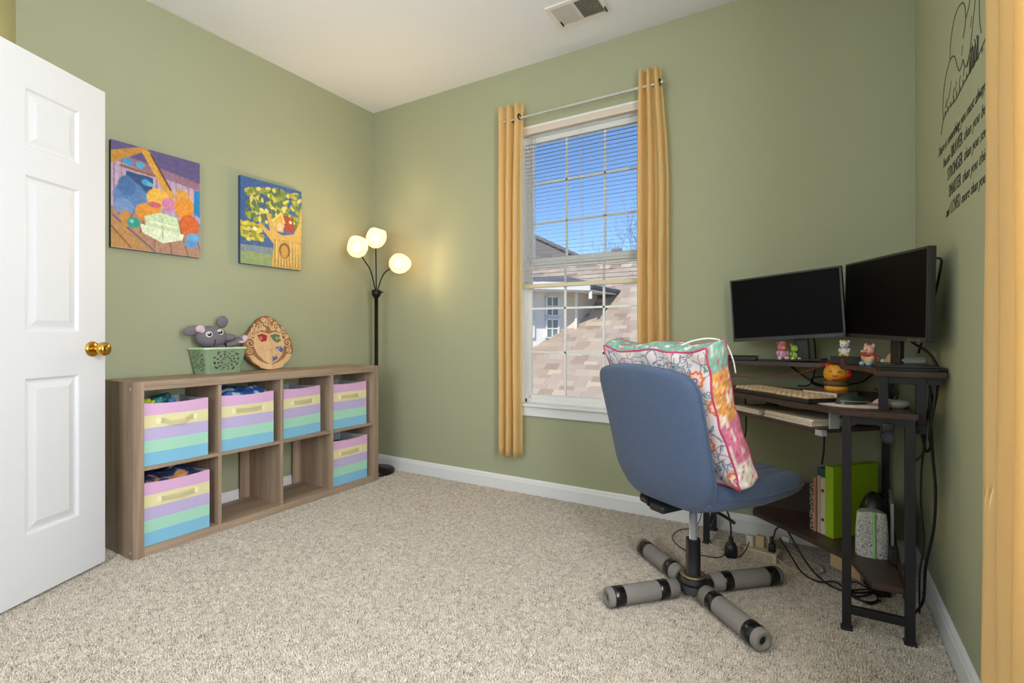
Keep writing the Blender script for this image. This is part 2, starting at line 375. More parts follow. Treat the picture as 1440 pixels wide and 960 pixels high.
Mr = Matrix(((0, 1, 0, 0), (1, 0, 0, 0), (0, 0, 1, 0), (0, 0, 0, 1)))
# local (x,y) -> world (y,x)
r3, f3 = curtain('yellow curtain cut off by the right picture edge, beside the lettering', 1.27, .93, 1.345, .90, .296, .06, 2.40, 5, .026, seed=5, M=Mr)
rod = thing('curtain_rod', 'thin pale metal curtain rod above the back window', 'curtain rod', (-1.16, 2.70, 2.312))
b = MB(); b.cyl((-1.70, 2.70, 2.312), (-.715, 2.70, 2.312), .006, 12); b.cyl((-1.25, 2.70, 2.312), (-.715, 2.70, 2.312), .0075, 12); obj('rod', b, m_rodw, rod, True)
for x in (-1.62, -.72):
    b = MB(); b.cyl((x, 2.70, 2.305), (x, WB, 2.305), .006, 8); b.box(x - .01, x + .01, WB - .006, WB, 2.27, 2.33); obj('bracket', b, m_rod, rod, True)
for x in (-.70, -1.705): b = MB(); b.ball((x, 2.70, 2.312), .012); obj('finial', b, m_rod, rod, True)
rod2 = thing('curtain_rod', 'pale curtain rod above the right wall curtain, over the picture top', 'curtain rod', (.29, .7, 2.312))
b = MB(); b.cyl((.29, .0, 2.34), (.29, 1.42, 2.34), .007, 12); obj('rod', b, m_rodw, rod2, True)
b = MB(); b.cyl((.29, 1.385, 2.34), (WR, 1.385, 2.34), .006, 8); obj('bracket', b, m_rod, rod2, True)
w2 = thing('window_2', 'white window in the right wall behind its curtain', 'window', (.42, .62, WZ0)); w2['kind'] = 'structure'
b = MB(); b.box(.40, .44, .2, .235, WZ0, WZ1); b.box(.40, .44, 1.015, 1.05, WZ0, WZ1); b.box(.40, .44, .2, 1.05, WZ1 - .035, WZ1); b.box(.40, .44, .2, 1.05, WZ0, WZ0 + .035); b.box(.40, .44, .2, 1.05, 1.40, 1.44)
obj('window_frame', b, m_white, w2, True)

# ------------------------------------------------------------------ open door (six panels)
door = thing('door_1', 'open white six-panel door with brass knob at the left edge', 'door', (-2.65, .975, .012), math.atan2(-.898, .4392)); door['kind'] = 'structure'
m_door = mat('door paint', c(224, 224, 226), .32)
DW, DH, DT = .76, 2.018, .035     # local: x from free edge to hinge, y thickness (seen face at y=+DT/2), z up
cols_ = [(.118, .118 + .215), (.427, .642)]; rows_ = [(.235, .815), (.985, 1.565), (1.665, 1.885)]
b = MB()
core = .010
b.box(0, DW, -DT / 2, DT / 2 - core, 0, DH)
xs = [0, cols_[0][0], cols_[0][1], cols_[1][0], cols_[1][1], DW]; zs = [0] + [z for r in rows_ for z in r] + [DH]
for i in range(5):
    for j in range(7):
        if i in (1, 3) and j in (1, 3, 5): continue
        b.box(xs[i], xs[i + 1], DT / 2 - core, DT / 2, zs[j], zs[j + 1])
bmesh.ops.remove_doubles(b.bm, verts=b.bm.verts[:], dist=1e-5)
obj('leaf', b, m_door, door)
for xa, xb in cols_:
    for za, zb in rows_:
        b = MB(); y1 = DT / 2; y0 = y1 - core
        # moulded recess, then raised field
        R = [(0, y1), (.004, y1 - .001), (.008, y1 - .006), (.012, y0 + .001), (.020, y0 + .001), (.040, y1 - .003), (.044, y1 - .002)]
        rings = []
        for ins, y in R: rings.append([b.bm.verts.new(p) for p in ((xa + ins, y, za + ins), (xb - ins, y, za + ins), (xb - ins, y, zb - ins), (xa + ins, y, zb - ins))])
        for A, B in zip(rings, rings[1:]):
            for k in range(4): b.bm.faces.new((A[k], A[(k + 1) % 4], B[(k + 1) % 4], B[k]))
        b.bm.faces.new(rings[-1])
        obj('panel', b, m_door, door)
m_brass = mat('brass', c(214, 164, 70), .18, 1)
b = MB(); Mk = Matrix.Translation((.062, DT / 2, .915)) @ Matrix.Rotation(-PI / 2, 4, 'X')
b.lathe([(0, 0), (.032, 0), (.032, .004), (.026, .009), (.012, .012)], 28, Mk); rose = obj('rose', b, m_brass, door)
b = MB(); b.lathe([(.012, .008), (.011, .026), (.016, .032), (.026, .040), (.029, .052), (.026, .064), (.016, .071), (0, .073)], 28, Mk); obj('knob', b, m_brass, door)
b = MB(); b.box(-.0015, .0005, -.012, .012, .88, .95); obj('latch_plate', b, m_brass, door)
for z in (.25, 1.0, 1.78):
    b = MB(); b.cyl((DW + .004, -.012, z), (DW + .004, -.012, z + .09), .006, 10); obj('hinge', b, m_brass, door)

# ------------------------------------------------------------------ ceiling vent
vent = thing('ceiling_vent', 'white louvred air register on the ceiling near the window wall', 'air vent', (-1.06, 2.43, CH))
m_vent = mat('vent paint', c(222, 217, 210), .4); vx0, vx1, vy0, vy1 = -1.205, -.918, 2.335, 2.53; zt = CH
b = MB(); t = .022
b.box(vx0, vx1, vy0, vy0 + t, zt - .008, zt); b.box(vx0, vx1, vy1 - t, vy1, zt - .008, zt); b.box(vx0, vx0 + t, vy0 + t, vy1 - t, zt - .008, zt); b.box(vx1 - t, vx1, vy0 + t, vy1 - t, zt - .008, zt)
b.box(-1.064, -1.058, vy0, vy1, zt - .009, zt); obj('frame', b, m_vent, vent, True)
b = MB(); b.box(vx0 + t, vx1 - t, vy0 + t, vy1 - t, zt - .0015, zt - .0005); obj('duct_opening', b, mat('vent dark', c(40, 32, 26), .9), vent, True)
xs = [vx0 + t + .004 + k * .0078 for k in range(31)]
for x in xs:
    if abs(x + 1.061) < .006: continue
    b = MB(); a = math.radians(38 if x < -1.061 else -38); b.box(-.0005, .0005, vy0 + t, vy1 - t, -.0055, .0045, 0, Matrix.Translation((x, 0, zt - .006)) @ Matrix.Rotation(a, 4, 'Y')); obj('slat', b, m_vent, vent, True)
for x in (vx0 + .030, vx1 - .012):
    b = MB(); b.box(x - .002, x + .002, vy0 + .13, vy0 + .17, zt - .018, zt - .008, .001); obj('lever', b, mat('lever dark', c(40, 34, 30), .6), vent, True)

# ------------------------------------------------------------------ unseen lights: globe added to brighten ceiling and walls, and the hall lamp
m_globe = mat('fill globe glow', (1, 1, 1, 1), .5, emis=(1, .92, .82, 1), estr=GLOBE)
t = thing('fill_globe', 'round white globe added out of view behind the picture top to fill the room with light', 'ceiling light', (-1.25, .45, CH))
b = MB(); b.lathe([(0, 0), (.09, 0), (.09, -.02), (.05, -.035), (0, -.035)], 24, Matrix.Translation((-1.25, .45, CH))); obj('canopy', b, m_trim, t, True)
b = MB(); b.ball((-1.25, .45, CH - .20), .16, seg=24); obj('globe', b, m_globe, t, True)
lamp('POINT', 'hall_lamp', (-3.4, .1 + .38, 2.2), HALL, (1, .80, .52), shadow_soft_size=.08)

# ------------------------------------------------------------------ floor lamp
fl = thing('floor_lamp', 'black floor lamp with three lit frosted shades in the room corner', 'lamp', (-2.715, 2.635, 0))
m_blk = mat('black metal', c(34, 31, 30), .35, .6); LX, LY = -2.715, 2.635
b = MB(); b.lathe([(0, 0), (.128, 0), (.130, .008), (.128, .024), (.118, .032), (.03, .036), (.022, .05), (0, .05)], 40, Matrix.Translation((LX, LY, 0))); obj('base', b, m_blk, fl, True)
b = MB(); b.cyl((LX, LY, .03), (LX, LY, 1.27), .0135, 16); obj('pole', b, m_blk, fl, True)
b = MB(); b.lathe([(.0135, 0), (.016, .004), (.03, .025), (.033, .035), (.033, .06), (.022, .066), (0, .066)], 20, Matrix.Translation((LX, LY, 1.245))); col_ = obj('collar', b, m_blk, fl, True)
b = MB(); b.cyl((LX + .03, LY + .005, 1.29), (LX + .055, LY + .012, 1.29), .005, 8); obj('switch', b, m_blk, col_, True)
m_shade = bpy.data.materials.new('frosted shade'); m_shade.use_nodes = True; n = m_shade.node_tree; p = n.nodes['Principled BSDF']; p.inputs['Base Color'].default_value = c(214, 186, 140); p.inputs['Roughness'].default_value = .4
p.inputs['Emission Color'].default_value = (1, .72, .38, 1); p.inputs['Emission Strength'].default_value = .8
tl = n.nodes.new('ShaderNodeBsdfTranslucent'); tl.inputs[0].default_value = c(220, 190, 140); mx = n.nodes.new('ShaderNodeMixShader'); mx.inputs[0].default_value = .25
n.links.new(p.outputs[0], mx.inputs[1]); n.links.new(tl.outputs[0], mx.inputs[2]); n.links.new(mx.outputs[0], n.nodes['Material Output'].inputs[0])
m_bulb = mat('bulb', (1, 1, 1, 1), .4, emis=(1, .88, .66, 1), estr=4)
camv = Vector((0, 0, .985))
for P, ax in (((-2.631, 2.387, 1.563), (-.15, -.2, .55)), ((-2.685, 2.600, 1.660), (0, 0, .75)), ((-2.530, 2.665, 1.487), (.45, .0, .05))):
    P = Vector(P); A = ((camv - P).normalized() * .95 + Vector(ax)).normalized(); neck = P - A * .055
    b = MB(); nk = neck - A * .012
    b.tube([(LX + (.010 if P.x > -2.6 else -.008 if P.y < 2.5 else 0), LY, 1.30), Vector((LX, LY, 1.30)).lerp(nk, .35) + Vector((0, 0, .05)), Vector((LX, LY, 1.30)).lerp(nk, .75) + Vector((0, 0, .02)), nk], .0045, 8)
    am_ = obj('arm', b, m_blk, fl, True)
    Mq = Matrix.Translation(neck) @ A.to_track_quat('Z', 'Y').to_matrix().to_4x4()
    b = MB(); b.cyl(nk, neck + A * .02, .014, 14); obj('socket', b, m_blk, am_, True)
    b = MB(); prof = [(.012, 0), (.035, .008), (.055, .028), (.067, .055), (.070, .080), (.066, .105)]
    nseg = 32; V = []
    for r, z in prof:
        V.append([b.bm.verts.new(Mq @ Vector((r * (1 + .07 * math.cos(th) * z / .1) * math.cos(th), r * math.sin(th), z * (1 + .12 * math.cos(th)) + (.010 * math.cos(3 * th) if z > .1 else 0)))) for th in [2 * PI * k / nseg for k in range(nseg)]])
    for Aq, Bq in zip(V, V[1:]):
        for k in range(nseg): b.bm.faces.new((Aq[k], Aq[(k + 1) % nseg], Bq[(k + 1) % nseg], Bq[k]))
    bmesh.ops.solidify(b.bm, geom=b.bm.faces[:], thickness=.003)
    obj('lamp_shade', b, m_shade, fl, True, smooth=True, label='lit frosted white glass shade')
    b = MB(); b.ball(neck + A * .055, .026); obj('bulb', b, m_bulb, fl, True, label='glowing warm white bulb')
    lamp('SPOT', 'lamp_light', neck + A * .080, BULB, (1, .70, .36), rot=A.to_track_quat('-Z', 'Y').to_euler(), shadow_soft_size=.03, spot_size=math.radians(170), spot_blend=.5)
    lamp('POINT', 'lamp_glow', neck + A * .118, BULB * (.09 if P.y < 2.5 else .17), (1, .72, .40), shadow_soft_size=.05)

# ------------------------------------------------------------------ canvases
def canvas(name, label, y0, y1, z0, z1, paint, edge):
    t = thing(name, label, 'picture', (WL, (y0 + y1) / 2, (z0 + z1) / 2)); h, w_ = paint.u.shape; X = WL + .024
    b = MB(); b.box(WL + .001, X - .0005, y0, y1, z0, z1, .001); obj('stretcher_edge', b, mat(name + label[:6] + 'edge', edge, .7), t, True)
    b = MB(); b.grid(lambda u, v: (X, y0 + (y1 - y0) * u, z1 - (z1 - z0) * v), w_ - 1, h - 1); o = obj('printed_canvas', b, vcol('canvas print', .6, .15, 700), t, True, smooth=False); setcol(o, paint.flat())
W_, H_ = 150, 180
p = Paint(W_, H_, c(182, 160, 190), .8)
p.poly([(0, 0), (1, 0), (1, .22), (.55, .16), (0, .10)], c(96, 84, 130))
p.poly([(0, .10), (.55, .16), (1, .22), (1, .30), (.5, .24), (0, .18)], c(150, 110, 130))
for k in range(14): x = .03 + k * .075; p.line([(x, .18), (x, .62)], .004, c(150, 110, 120)); p.ell(x + .035, .44, .03, .16, c(226, 178, 166), soft=.9)
p.poly([(0, .1), (.30, 0), (.40, 0), (.06, .19), (0, .22)], c(196, 140, 62)); p.poly([(.30, .02), (.40, .02), (.70, .42), (.62, .46)], c(214, 158, 62)); p.line([(.42, .05), (.64, .35)], .012, c(110, 66, 48))
p.line([(.10, .22), (.45, .245)], .016, c(140, 96, 70)); p.poly([(.15, .26), (.44, .27), (.43, .44), (.15, .44)], c(52, 78, 128))
for x, y, r, cl in ((.17, .17, .045, c(70, 150, 200)), (.30, .175, .04, c(80, 170, 205)), (.36, .33, .04, c(60, 160, 210)), (.40, .34, .03, c(90, 180, 215))): p.ell(x, y, r, r * .8, cl)
p.poly([(.93, .30), (1, .30), (1, .58), (.91, .54)], c(30, 130, 190))
p.poly([(0, .62), (.3, .60), (1, .66), (1, 1), (0, 1)], c(176, 132, 108))
for k in range(12): p.line([(.0 + k * .12, .62), (-.35 + k * .20, 1)], .006, c(126, 88, 78))
p.poly([(0, .70), (.12, .68), (.5, 1), (0, 1)], c(190, 140, 84)); p.line([(.02, .70), (.46, .99)], .012, c(120, 98, 130)); p.line([(.0, .80), (.2, .98)], .008, c(140, 90, 60))
# furniture and cushions, no figures
p.ell(.20, .50, .15, .16, c(92, 132, 186)); p.ell(.16, .40, .08, .10, c(76, 112, 168)); p.ell(.13, .60, .09, .08, c(120, 150, 198)); p.poly([(.12, .62), (.20, .66), (.16, .80), (.10, .76)], c(206, 140, 60))
p.ell(.50, .46, .11, .10, c(238, 184, 74)); p.ell(.40, .62, .13, .10, c(226, 150, 58)); p.ell(.62, .50, .07, .07, c(210, 130, 168)); p.ell(.46, .53, .06, .03, c(206, 96, 110))
p.poly([(.34, .66), (.52, .60), (.72, .62), (.76, .80), (.60, .84), (.38, .80)], c(206, 222, 178)); p.poly([(.30, .74), (.80, .78), (.78, .84), (.55, .90), (.32, .82)], c(224, 232, 200)); p.line([(.54, .66), (.55, .86)], .006, c(160, 190, 150)); p.line([(.40, .70), (.70, .72)], .012, c(232, 236, 206))
p.ell(.23, .74, .06, .055, c(46, 160, 140)); p.ell(.21, .73, .02, .02, c(130, 210, 195))
p.ell(.80, .50, .10, .14, c(230, 148, 52)); p.ell(.86, .68, .10, .12, c(214, 104, 48)); p.ell(.78, .37, .07, .05, c(220, 160, 70)); p.ell(.92, .80, .08, .05, c(110, 168, 216)); p.ell(.88, .87, .07, .04, c(90, 150, 208))
p.mott(60, .35, 1)
canvas('canvas_picture', 'lilac and orange attic room picture, larger canvas nearer the door', 1.092, 1.498, 1.402, 1.912, p, c(44, 34, 30))
p = Paint(W_, H_, c(62, 96, 152), .8)
p.mott(40, .3, 3); p.poly([(0, .84), (.5, .80), (1, .86), (1, 1), (0, 1)], c(140, 160, 110)); p.poly([(0, .78), (.5, .77), (.5, .86), (0, .85)], c(120, 140, 150))
r_ = random.Random(4)
for k in range(230):
    x, y = r_.uniform(.05, 1), r_.uniform(.06, .50)
    if (x - .62) ** 2 / .36 + (y - .30) ** 2 / .075 < 1: p.ell(x, y, r_.uniform(.02, .05), r_.uniform(.015, .03), r_.choice([c(150, 158, 60), c(200, 190, 80), c(90, 116, 60), c(214, 204, 110), c(116, 136, 62)]), r_.uniform(0, 3))
for k in range(70): x, y = r_.uniform(.0, .34), r_.uniform(.50, .72); p.ell(x, y, .03, .022, r_.choice([c(196, 186, 50), c(150, 150, 40), c(216, 200, 84)]))
p.poly([(.48, 1), (.52, .72), (.40, .62), (.26, .52), (.30, .50), (.46, .58), (.40, .38), (.46, .36), (.54, .56), (.66, .60), (.86, .56), (.96, .40), (.97, .26), (1, .26), (1, 1)], c(204, 168, 92))
for k in range(9): x = .54 + k * .05; p.line([(x + .03 * math.sin(k), .66), (x, .98)], .006, c(150, 112, 56)); p.line([(x + .02, .68), (x + .02, .96)], .005, c(232, 204, 130))
p.poly([(.52, .42), (.64, .34), (.68, .42), (.68, .56), (.54, .56)], c(206, 170, 86)); p.poly([(.66, .35), (.84, .36), (.88, .52), (.72, .56)], c(158, 62, 48)); p.line([(.50, .44), (.64, .33), (.70, .44)], .012, c(228, 200, 120)); p.ell(.80, .42, .02, .02, c(230, 214, 150)); p.ell(.62, .50, .035, .05, c(226, 190, 170)); p.ell(.70, .78, .08, .10, c(120, 84, 46)); p.ell(.70, .79, .055, .08, c(196, 150, 80)); p.ell(.22, .58, .03, .025, c(240, 236, 200))
p.mott(50, .3, 5)
canvas('canvas_picture', 'night tree house picture with big yellow tree, smaller canvas nearer the lamp', 1.722, 2.130, 1.402, 1.912, p, c(52, 74, 110))

# ------------------------------------------------------------------ cube shelf
SX0, SX1, SY0, SY1, SH = -2.868, -2.560, 1.055, 2.505, .778
wo1, wo2 = c(188, 164, 140), c(128, 104, 84)
wz = wood('oak upright', wo1, wo2, 2); wy = wood('oak level', wo1, wo2, 1)
shelf = thing('cube_shelf', 'grey-brown oak eight-cube shelf standing against the left wall', 'shelf', ((SX0 + SX1) / 2, (SY0 + SY1) / 2, 0))
T = .045; d = .016
for y0, y1 in ((SY0, SY0 + T), (SY1 - T, SY1)): b = MB(); b.box(SX0, SX1, y0, y1, .0, SH, .0015); obj('side_panel', b, wz, shelf, True)
b = MB(); b.box(SX0, SX1, SY0 + T, SY1 - T, SH - .040, SH, .0015); obj('top_board', b, wy, shelf, True)
b = MB(); b.box(SX0, SX1, SY0 + T, SY1 - T, .0, .040, .0015); obj('bottom_board', b, wy, shelf, True)
cw = (SY1 - SY0 - 2 * T - 3 * d) / 4; mid = (.04 + SH - .04) / 2 - .0
for k in range(1, 4):
    y = SY0 + T + k * cw + (k - 1) * d; b = MB(); b.box(SX0, SX1 - .004, y, y + d, .04, SH - .04, .001); obj('divider', b, wz, shelf, True)
for k in range(4):
    y = SY0 + T + k * (cw + d); b = MB(); b.box(SX0, SX1 - .004, y, y + cw, mid - d / 2, mid + d / 2, .001); obj('shelf_board', b, wy, shelf, True)
for z in (.03, SH - .03): b = MB(); b.cyl((SX1 - .02, SY0 - .001, z), (SX1 - .02, SY0 + .004, z), .006, 12); obj('cam_cap', b, mat('cam cap', c(190, 165, 140), .5), shelf, True)
# back strips seen in the open cubes
for k in (1, 2):
    y = SY0 + T + (k + 1) * cw + k * d
    b = MB(); b.box(SX0, SX0 + .012, y - .055, y - .001, .041, mid - d / 2 - .001, .001); obj('back_strip', b, wz, shelf, True)
# striped bins
def striped(name, h):
    m = mat(name, rough=.85, bump=.3, bscale=700); n = m.node_tree; tc = n.nodes.new('ShaderNodeTexCoord'); sp = n.nodes.new('ShaderNodeSeparateXYZ'); dv = n.nodes.new('ShaderNodeMath'); dv.operation = 'DIVIDE'; dv.inputs[1].default_value = h
    r = n.nodes.new('ShaderNodeValToRGB'); r.color_ramp.interpolation = 'CONSTANT'
    st = [(0, c(136, 196, 226)), (.205, c(172, 222, 198)), (.40, c(196, 182, 222)), (.60, c(234, 224, 172)), (.80, c(226, 178, 216))]
    while len(r.color_ramp.elements) < 5: r.color_ramp.elements.new(.5)
    for e, (ps, cl) in zip(r.color_ramp.elements, st): e.position = ps; e.color = cl
    n.links.new(tc.outputs['Object'], sp.inputs[0]); n.links.new(sp.outputs[2], dv.inputs[0]); n.links.new(dv.outputs[0], r.inputs[0]); n.links.new(r.outputs[0], n.nodes['Principled BSDF'].inputs['Base Color']); return m
BH = .282; m_str = striped('striped fabric', BH); m_lin = mat('bin lining', c(196, 196, 200), .9, bump=.2); m_hand = mat('yellow webbing', c(246, 238, 196), .8, bump=.3)
def bin_(label, y0, wd, z, x1, rz=0, hstate=0, seed=0):
    r = random.Random(seed); dp = .268
    t = thing('storage_bin', label, 'storage bin', (x1, y0 + wd / 2, z), rz, 'striped storage bins in the cube shelf')
    def wall(off, th0, z0):
        b = MB(); n = 12; sg = []
        w2_, cr = wd / 2 - off, .012
        pts = []
        for i in range(n + 1): pts.append((-off, -w2_ + 2 * w2_ * i / n, 'f', i / n))
        for i in range(1, n + 1): pts.append((-off - (dp - 2 * off) * i / n, w2_, 's', i / n))
        for i in range(1, n + 1): pts.append((-dp + off, w2_ - 2 * w2_ * i / n, 'b', i / n))
        for i in range(1, n): pts.append((-dp + off + (dp - 2 * off) * i / n, -w2_, 's', i / n))
        rows = 8; V = []
        for j in range(rows + 1):
            tz = j / rows; row = []
            for x, y, sd, f in pts:
                bow = math.sin(PI * f) * tz * .006; top = -.006 * math.sin(PI * f) * (1 if j == rows else 0)
                dx = {'f': bow, 'b': -bow, 's': 0}[sd] + (.002 * math.sin(9 * y + seed) * tz); dy = 0
                if sd == 's': dy = -math.copysign(bow * .8, y)
                row.append(b.bm.verts.new((x + dx, y + dy, z0 + (BH - z0) * tz + top)))
            V.append(row)
        m_ = len(pts)
        for A, B in zip(V, V[1:]):
            for k in range(m_): b.bm.faces.new((A[k], A[(k + 1) % m_], B[(k + 1) % m_], B[k]))
        b.bm.faces.new(V[0][::-1]); return b, V
    b, V = wall(0, 0, 0); obj('body', b, m_str, t)
    b, V = wall(.0035, 0, .006); obj('lining', b, m_lin, t, label='light grey inner lining')
    b = MB(); zc = BH * .70; hw = wd * .27; dr = hstate * .012
    pts = [(.004, -hw, zc), (.006, -hw * .72, zc), (.016 if hstate else .010, -hw * .4, zc - dr), (.018 if hstate else .011, 0, zc - dr * 1.2), (.016 if hstate else .010, hw * .4, zc - dr), (.006, hw * .72, zc), (.004, hw, zc)]
    def f(u, v):
        q = u * (len(pts) - 1); i = min(int(q), len(pts) - 2); fr_ = q - i; a, e = Vector(pts[i]), Vector(pts[i + 1]); s_ = a.lerp(e, fr_); return s_ + Vector((0, 0, (v - .5) * .024))
    b.grid(f, 24, 3); bmesh.ops.solidify(b.bm, geom=b.bm.faces[:], thickness=.002); h = obj('handle', b, m_hand, t, label='pale yellow webbing handle')
    for s_ in (-1, 1):
        b = MB(); b.box(.001, .0045, s_ * hw * 1.0 - .012, s_ * hw * 1.0 + .012, zc - .013, zc + .013, .001); obj('handle_patch', b, m_hand, h)
    return t
cub = lambda k: SY0 + T + k * (cw + d)
zt_, zb_ = mid + d / 2 + .0, .04
FX = SX1 - .018
bin_('striped bin in the top left cube with green and teal toys', cub(0) + .003, .282, zt_, FX, 0, 1, 1)
bin_('striped bin in the second top cube, heaped with blue clothes', cub(1) + .006, .288, zt_, FX, 0, 0, 2)
bin_('striped bin turned slightly askew in the third top cube', cub(2) + .016, .272, zt_, FX - .022, .10, 0, 3)
bin_('striped bin in the top right cube beside the lamp', cub(3) + .004, .286, zt_, FX - .01, 0, 0, 4)
bin_('striped bin in the bottom left cube with navy clothes', cub(0) + .004, .288, zb_, FX, 0, 0, 5)
bin_('striped bin in the bottom right cube', cub(3) + .006, .288, zb_, FX - .008, 0, 0, 6)
def pile(name, label, cat, ctr, size, colf, seed=0, nn=44, mname='cloth pile'):
    t = MB(); cx, cy, cz = ctr; sx, sy, sz = size
    def f(u, v):
        x, y = u * 2 - 1, v * 2 - 1; e = max(0, 1 - abs(x) ** 4) ** .5 * max(0, 1 - abs(y) ** 4) ** .5
        h = noise.noise(Vector((x * 1.7 + seed, y * 1.7, seed))) * .5 + .25 * abs(noise.noise(Vector((x * 5, y * 5 + seed, 2)))) + .14 * math.sin(9 * (x + .6 * noise.noise(Vector((x * 2, y * 2, seed)))))
        return (cx + x * sx, cy + y * sy, cz + e * sz * (.72 + .6 * h))
    V = t.grid(f, nn, nn); vals = [colf(i / nn, j / nn) for j in range(nn + 1) for i in range(nn + 1)]
    o = obj(name, t, vcol(mname, .9, .3, 500), smooth=True); setcol(o, vals); return tag(o, label, cat)
def two(a, b_, k, seed, c3=None):
    def f(u, v):
        n_ = noise.noise(Vector((u * k, v * k, seed))) + .5 * math.sin(22 * u + 6 * noise.noise(Vector((u * 3, v * 3, seed)))) * .4
        if c3 and n_ > .28: return c3
        return a if n_ > 0 else b_
    return f
XC = FX - .134
pile('clothes', 'heap of bright blue and white clothes in the second top bin', 'clothes', (XC + .01, cub(1) + .15, zt_ + .25), (.12, .13, .075), two(c(60, 112, 176), c(34, 74, 140), 5, 1, c(176, 186, 204)), 1)
pile('clothes', 'heap of navy clothes with a bit of orange in the bottom left bin', 'clothes', (XC + .005, cub(0) + .148, zb_ + .25), (.12, .13, .066), two(c(44, 62, 112), c(26, 38, 74), 6, 3, c(196, 140, 84)), 6)
pile('clothes', 'dark grey clothes low in the bottom right bin', 'clothes', (XC - .01, cub(3) + .150, zb_ + .20), (.12, .13, .05), two(c(58, 58, 66), c(30, 30, 36), 6, 4), 5, 24)
for k, (dx, dy, rr, cl, lb) in enumerate(((.06, -.10, .022, c(178, 190, 50), 'lime green toy ball at the left of the top left bin'), (.055, -.05, .024, c(60, 150, 150), 'teal soft toy at the front of the top left bin'), (.0, .0, .034, c(40, 92, 84), 'dark green soft toy in the middle of the top left bin'), (.05, .012, .018, c(60, 130, 170), 'small blue toy in the top left bin'), (.06, -.075, .014, c(226, 206, 60), 'small yellow toy beside the lime ball in the top left bin'))):
    ct = Vector((XC + dx, cub(0) + .144 + dy, zt_ + .270 + rr * .2)); root = thing('toy', lb, 'toy', (ct.x, ct.y, ct.z - rr))
    b = MB(); b.ball(ct, rr * 1.25, rr, rr * .9); obj('body', b, mat('toy%d' % k, cl, .5), root, True)
    b = MB(); b.ball(ct + Vector((rr * .6, rr * .3, rr * .6)), rr * .45); obj('head', b, mat('toy%d' % k), root, True)
b = MB(); b.box(XC - .1, XC + .1, cub(0) + .03, cub(0) + .26, zt_ + .20, zt_ + .24, .01)
tag(obj('cloth', b, mat('grey cloth', c(120, 128, 126), .9)), 'grey folded cloth under the toys in the top left bin', 'cloth')

# ------------------------------------------------------------------ basket with crocheted toy
bk = thing('plastic_basket', 'mint green plastic basket with lace-cut sides on the shelf top', 'basket', (-2.755, 1.478, SH), math.radians(7))
m_mint = mat('mint plastic', c(188, 212, 176), .4, spec=.4)
# local: front face along +y from 0..LY at x=0 (bottom), depth to -x
bl_, bd_, bh_ = .200, .115, .137; fl_ = .026
def bpt(s, t):      # s along perimeter 0..4 , t height 0..1 -> rounded taper
    e = t * fl_
    L_, D_ = bl_ + 2 * e * .9, bd_ + 2 * e * .7; r = .022
    per = [(0, 0), (0, 1), (-1, 1), (-1, 0)]
    i = int(s) % 4; f = s - int(s)
    crn = [(e * .7, -e * .9), (e * .7, bl_ + e * .9), (-bd_ - e * .7, bl_ + e * .9), (-bd_ - e * .7, -e * .9)]
    a = Vector(crn[i]); q = Vector(crn[(i + 1) % 4]); dd = (q - a); Ln = dd.length; dd.normalize(); x = f * Ln
    p = a + dd * x
    inw = Vector((-dd.y, dd.x)); ctr = Vector((-bd_ / 2, bl_ / 2))
    if (ctr - p).dot(inw) < 0: inw = -inw
    k = min(x, Ln - x)
    if k < r: p = p + inw * (r - math.sqrt(max(0, r * r - (r - k) ** 2))) * .55
    return (p.x, p.y, t * bh_)
b = MB(); NU, NV = 64, 30; Vv = [[b.bm.verts.new(bpt(4 * i / (4 * NU), j / NV)) for i in range(4 * NU)] for j in range(NV + 1)]
def hole(i, j):
    f = (i % NU) / NU; t_ = j / NV
    if not (.16 < f < .84 and .12 < t_ < .84): return False
    x = (f - .5) * 2.6; y = (t_ - .48) * 2.2; rr = math.hypot(x, y); th = math.atan2(y, x)
    if rr > .98: return False
    v = math.sin(rr * 24 + 1.2 * math.sin(th * 8)) * .6 + math.cos(th * 12 + rr * 5) * .7
    return v > .38 and rr > .12
for j in range(NV):
    for i in range(4 * NU):
        if hole(i, j): continue
        b.bm.faces.new((Vv[j][i], Vv[j][(i + 1) % (4 * NU)], Vv[j + 1][(i + 1) % (4 * NU)], Vv[j + 1][i]))
b.bm.faces.new(Vv[0][::-1]); bmesh.ops.solidify(b.bm, geom=b.bm.faces[:], thickness=.0025)
obj('lattice_body', b, m_mint, bk)
b = MB(); b.tube([Vector(bpt(4 * i / 64, 1)) + Vector((0, 0, -.002)) for i in range(64)], .006, 8, smooth=False, cyc=True); obj('rim', b, mat('mint rim', c(206, 228, 192), .35), bk)
m_cro = mat('grey crochet', c(118, 112, 118), .95, bump=1.0, bscale=180, var=.25, vscale=160); m_crp = mat('pink crochet', c(214, 184, 200), .95, bump=.8, bscale=200)
toy = thing('crochet_toy', 'grey crocheted mouse toy with pink ear peeking out of the mint basket', 'soft toy', (-2.80, 1.54, SH + .01))
b = MB(); b.ball((-2.815, 1.545, .888), .052, .066, .075, seg=24); obj('body', b, m_cro, toy, True)
b = MB(); b.ball((-2.800, 1.520, .975), .062, .082, .060, seg=28); hd = obj('head', b, m_cro, toy, True)
b = MB(); b.ball((-2.775, 1.602, .972), .022, .038, .021, seg=18); b.ball((-2.762, 1.625, .977), .011); obj('snout', b, m_cro, hd, True)
b = MB(); b.ball((-2.80, 1.425, 1.008), .016, .048, .026, Matrix.Rotation(.25, 4, 'X'), 18); obj('ear', b, m_cro, toy, True)
b = MB(); b.ball((-2.779, 1.452, 1.018), .012, .024, .019, Matrix.Rotation(.3, 4, 'X'), 16); b.ball((-2.775, 1.468, 1.002), .010, .015, .016); obj('ear_lining', b, m_crp, toy, True, label='pink knitted inside of ear')
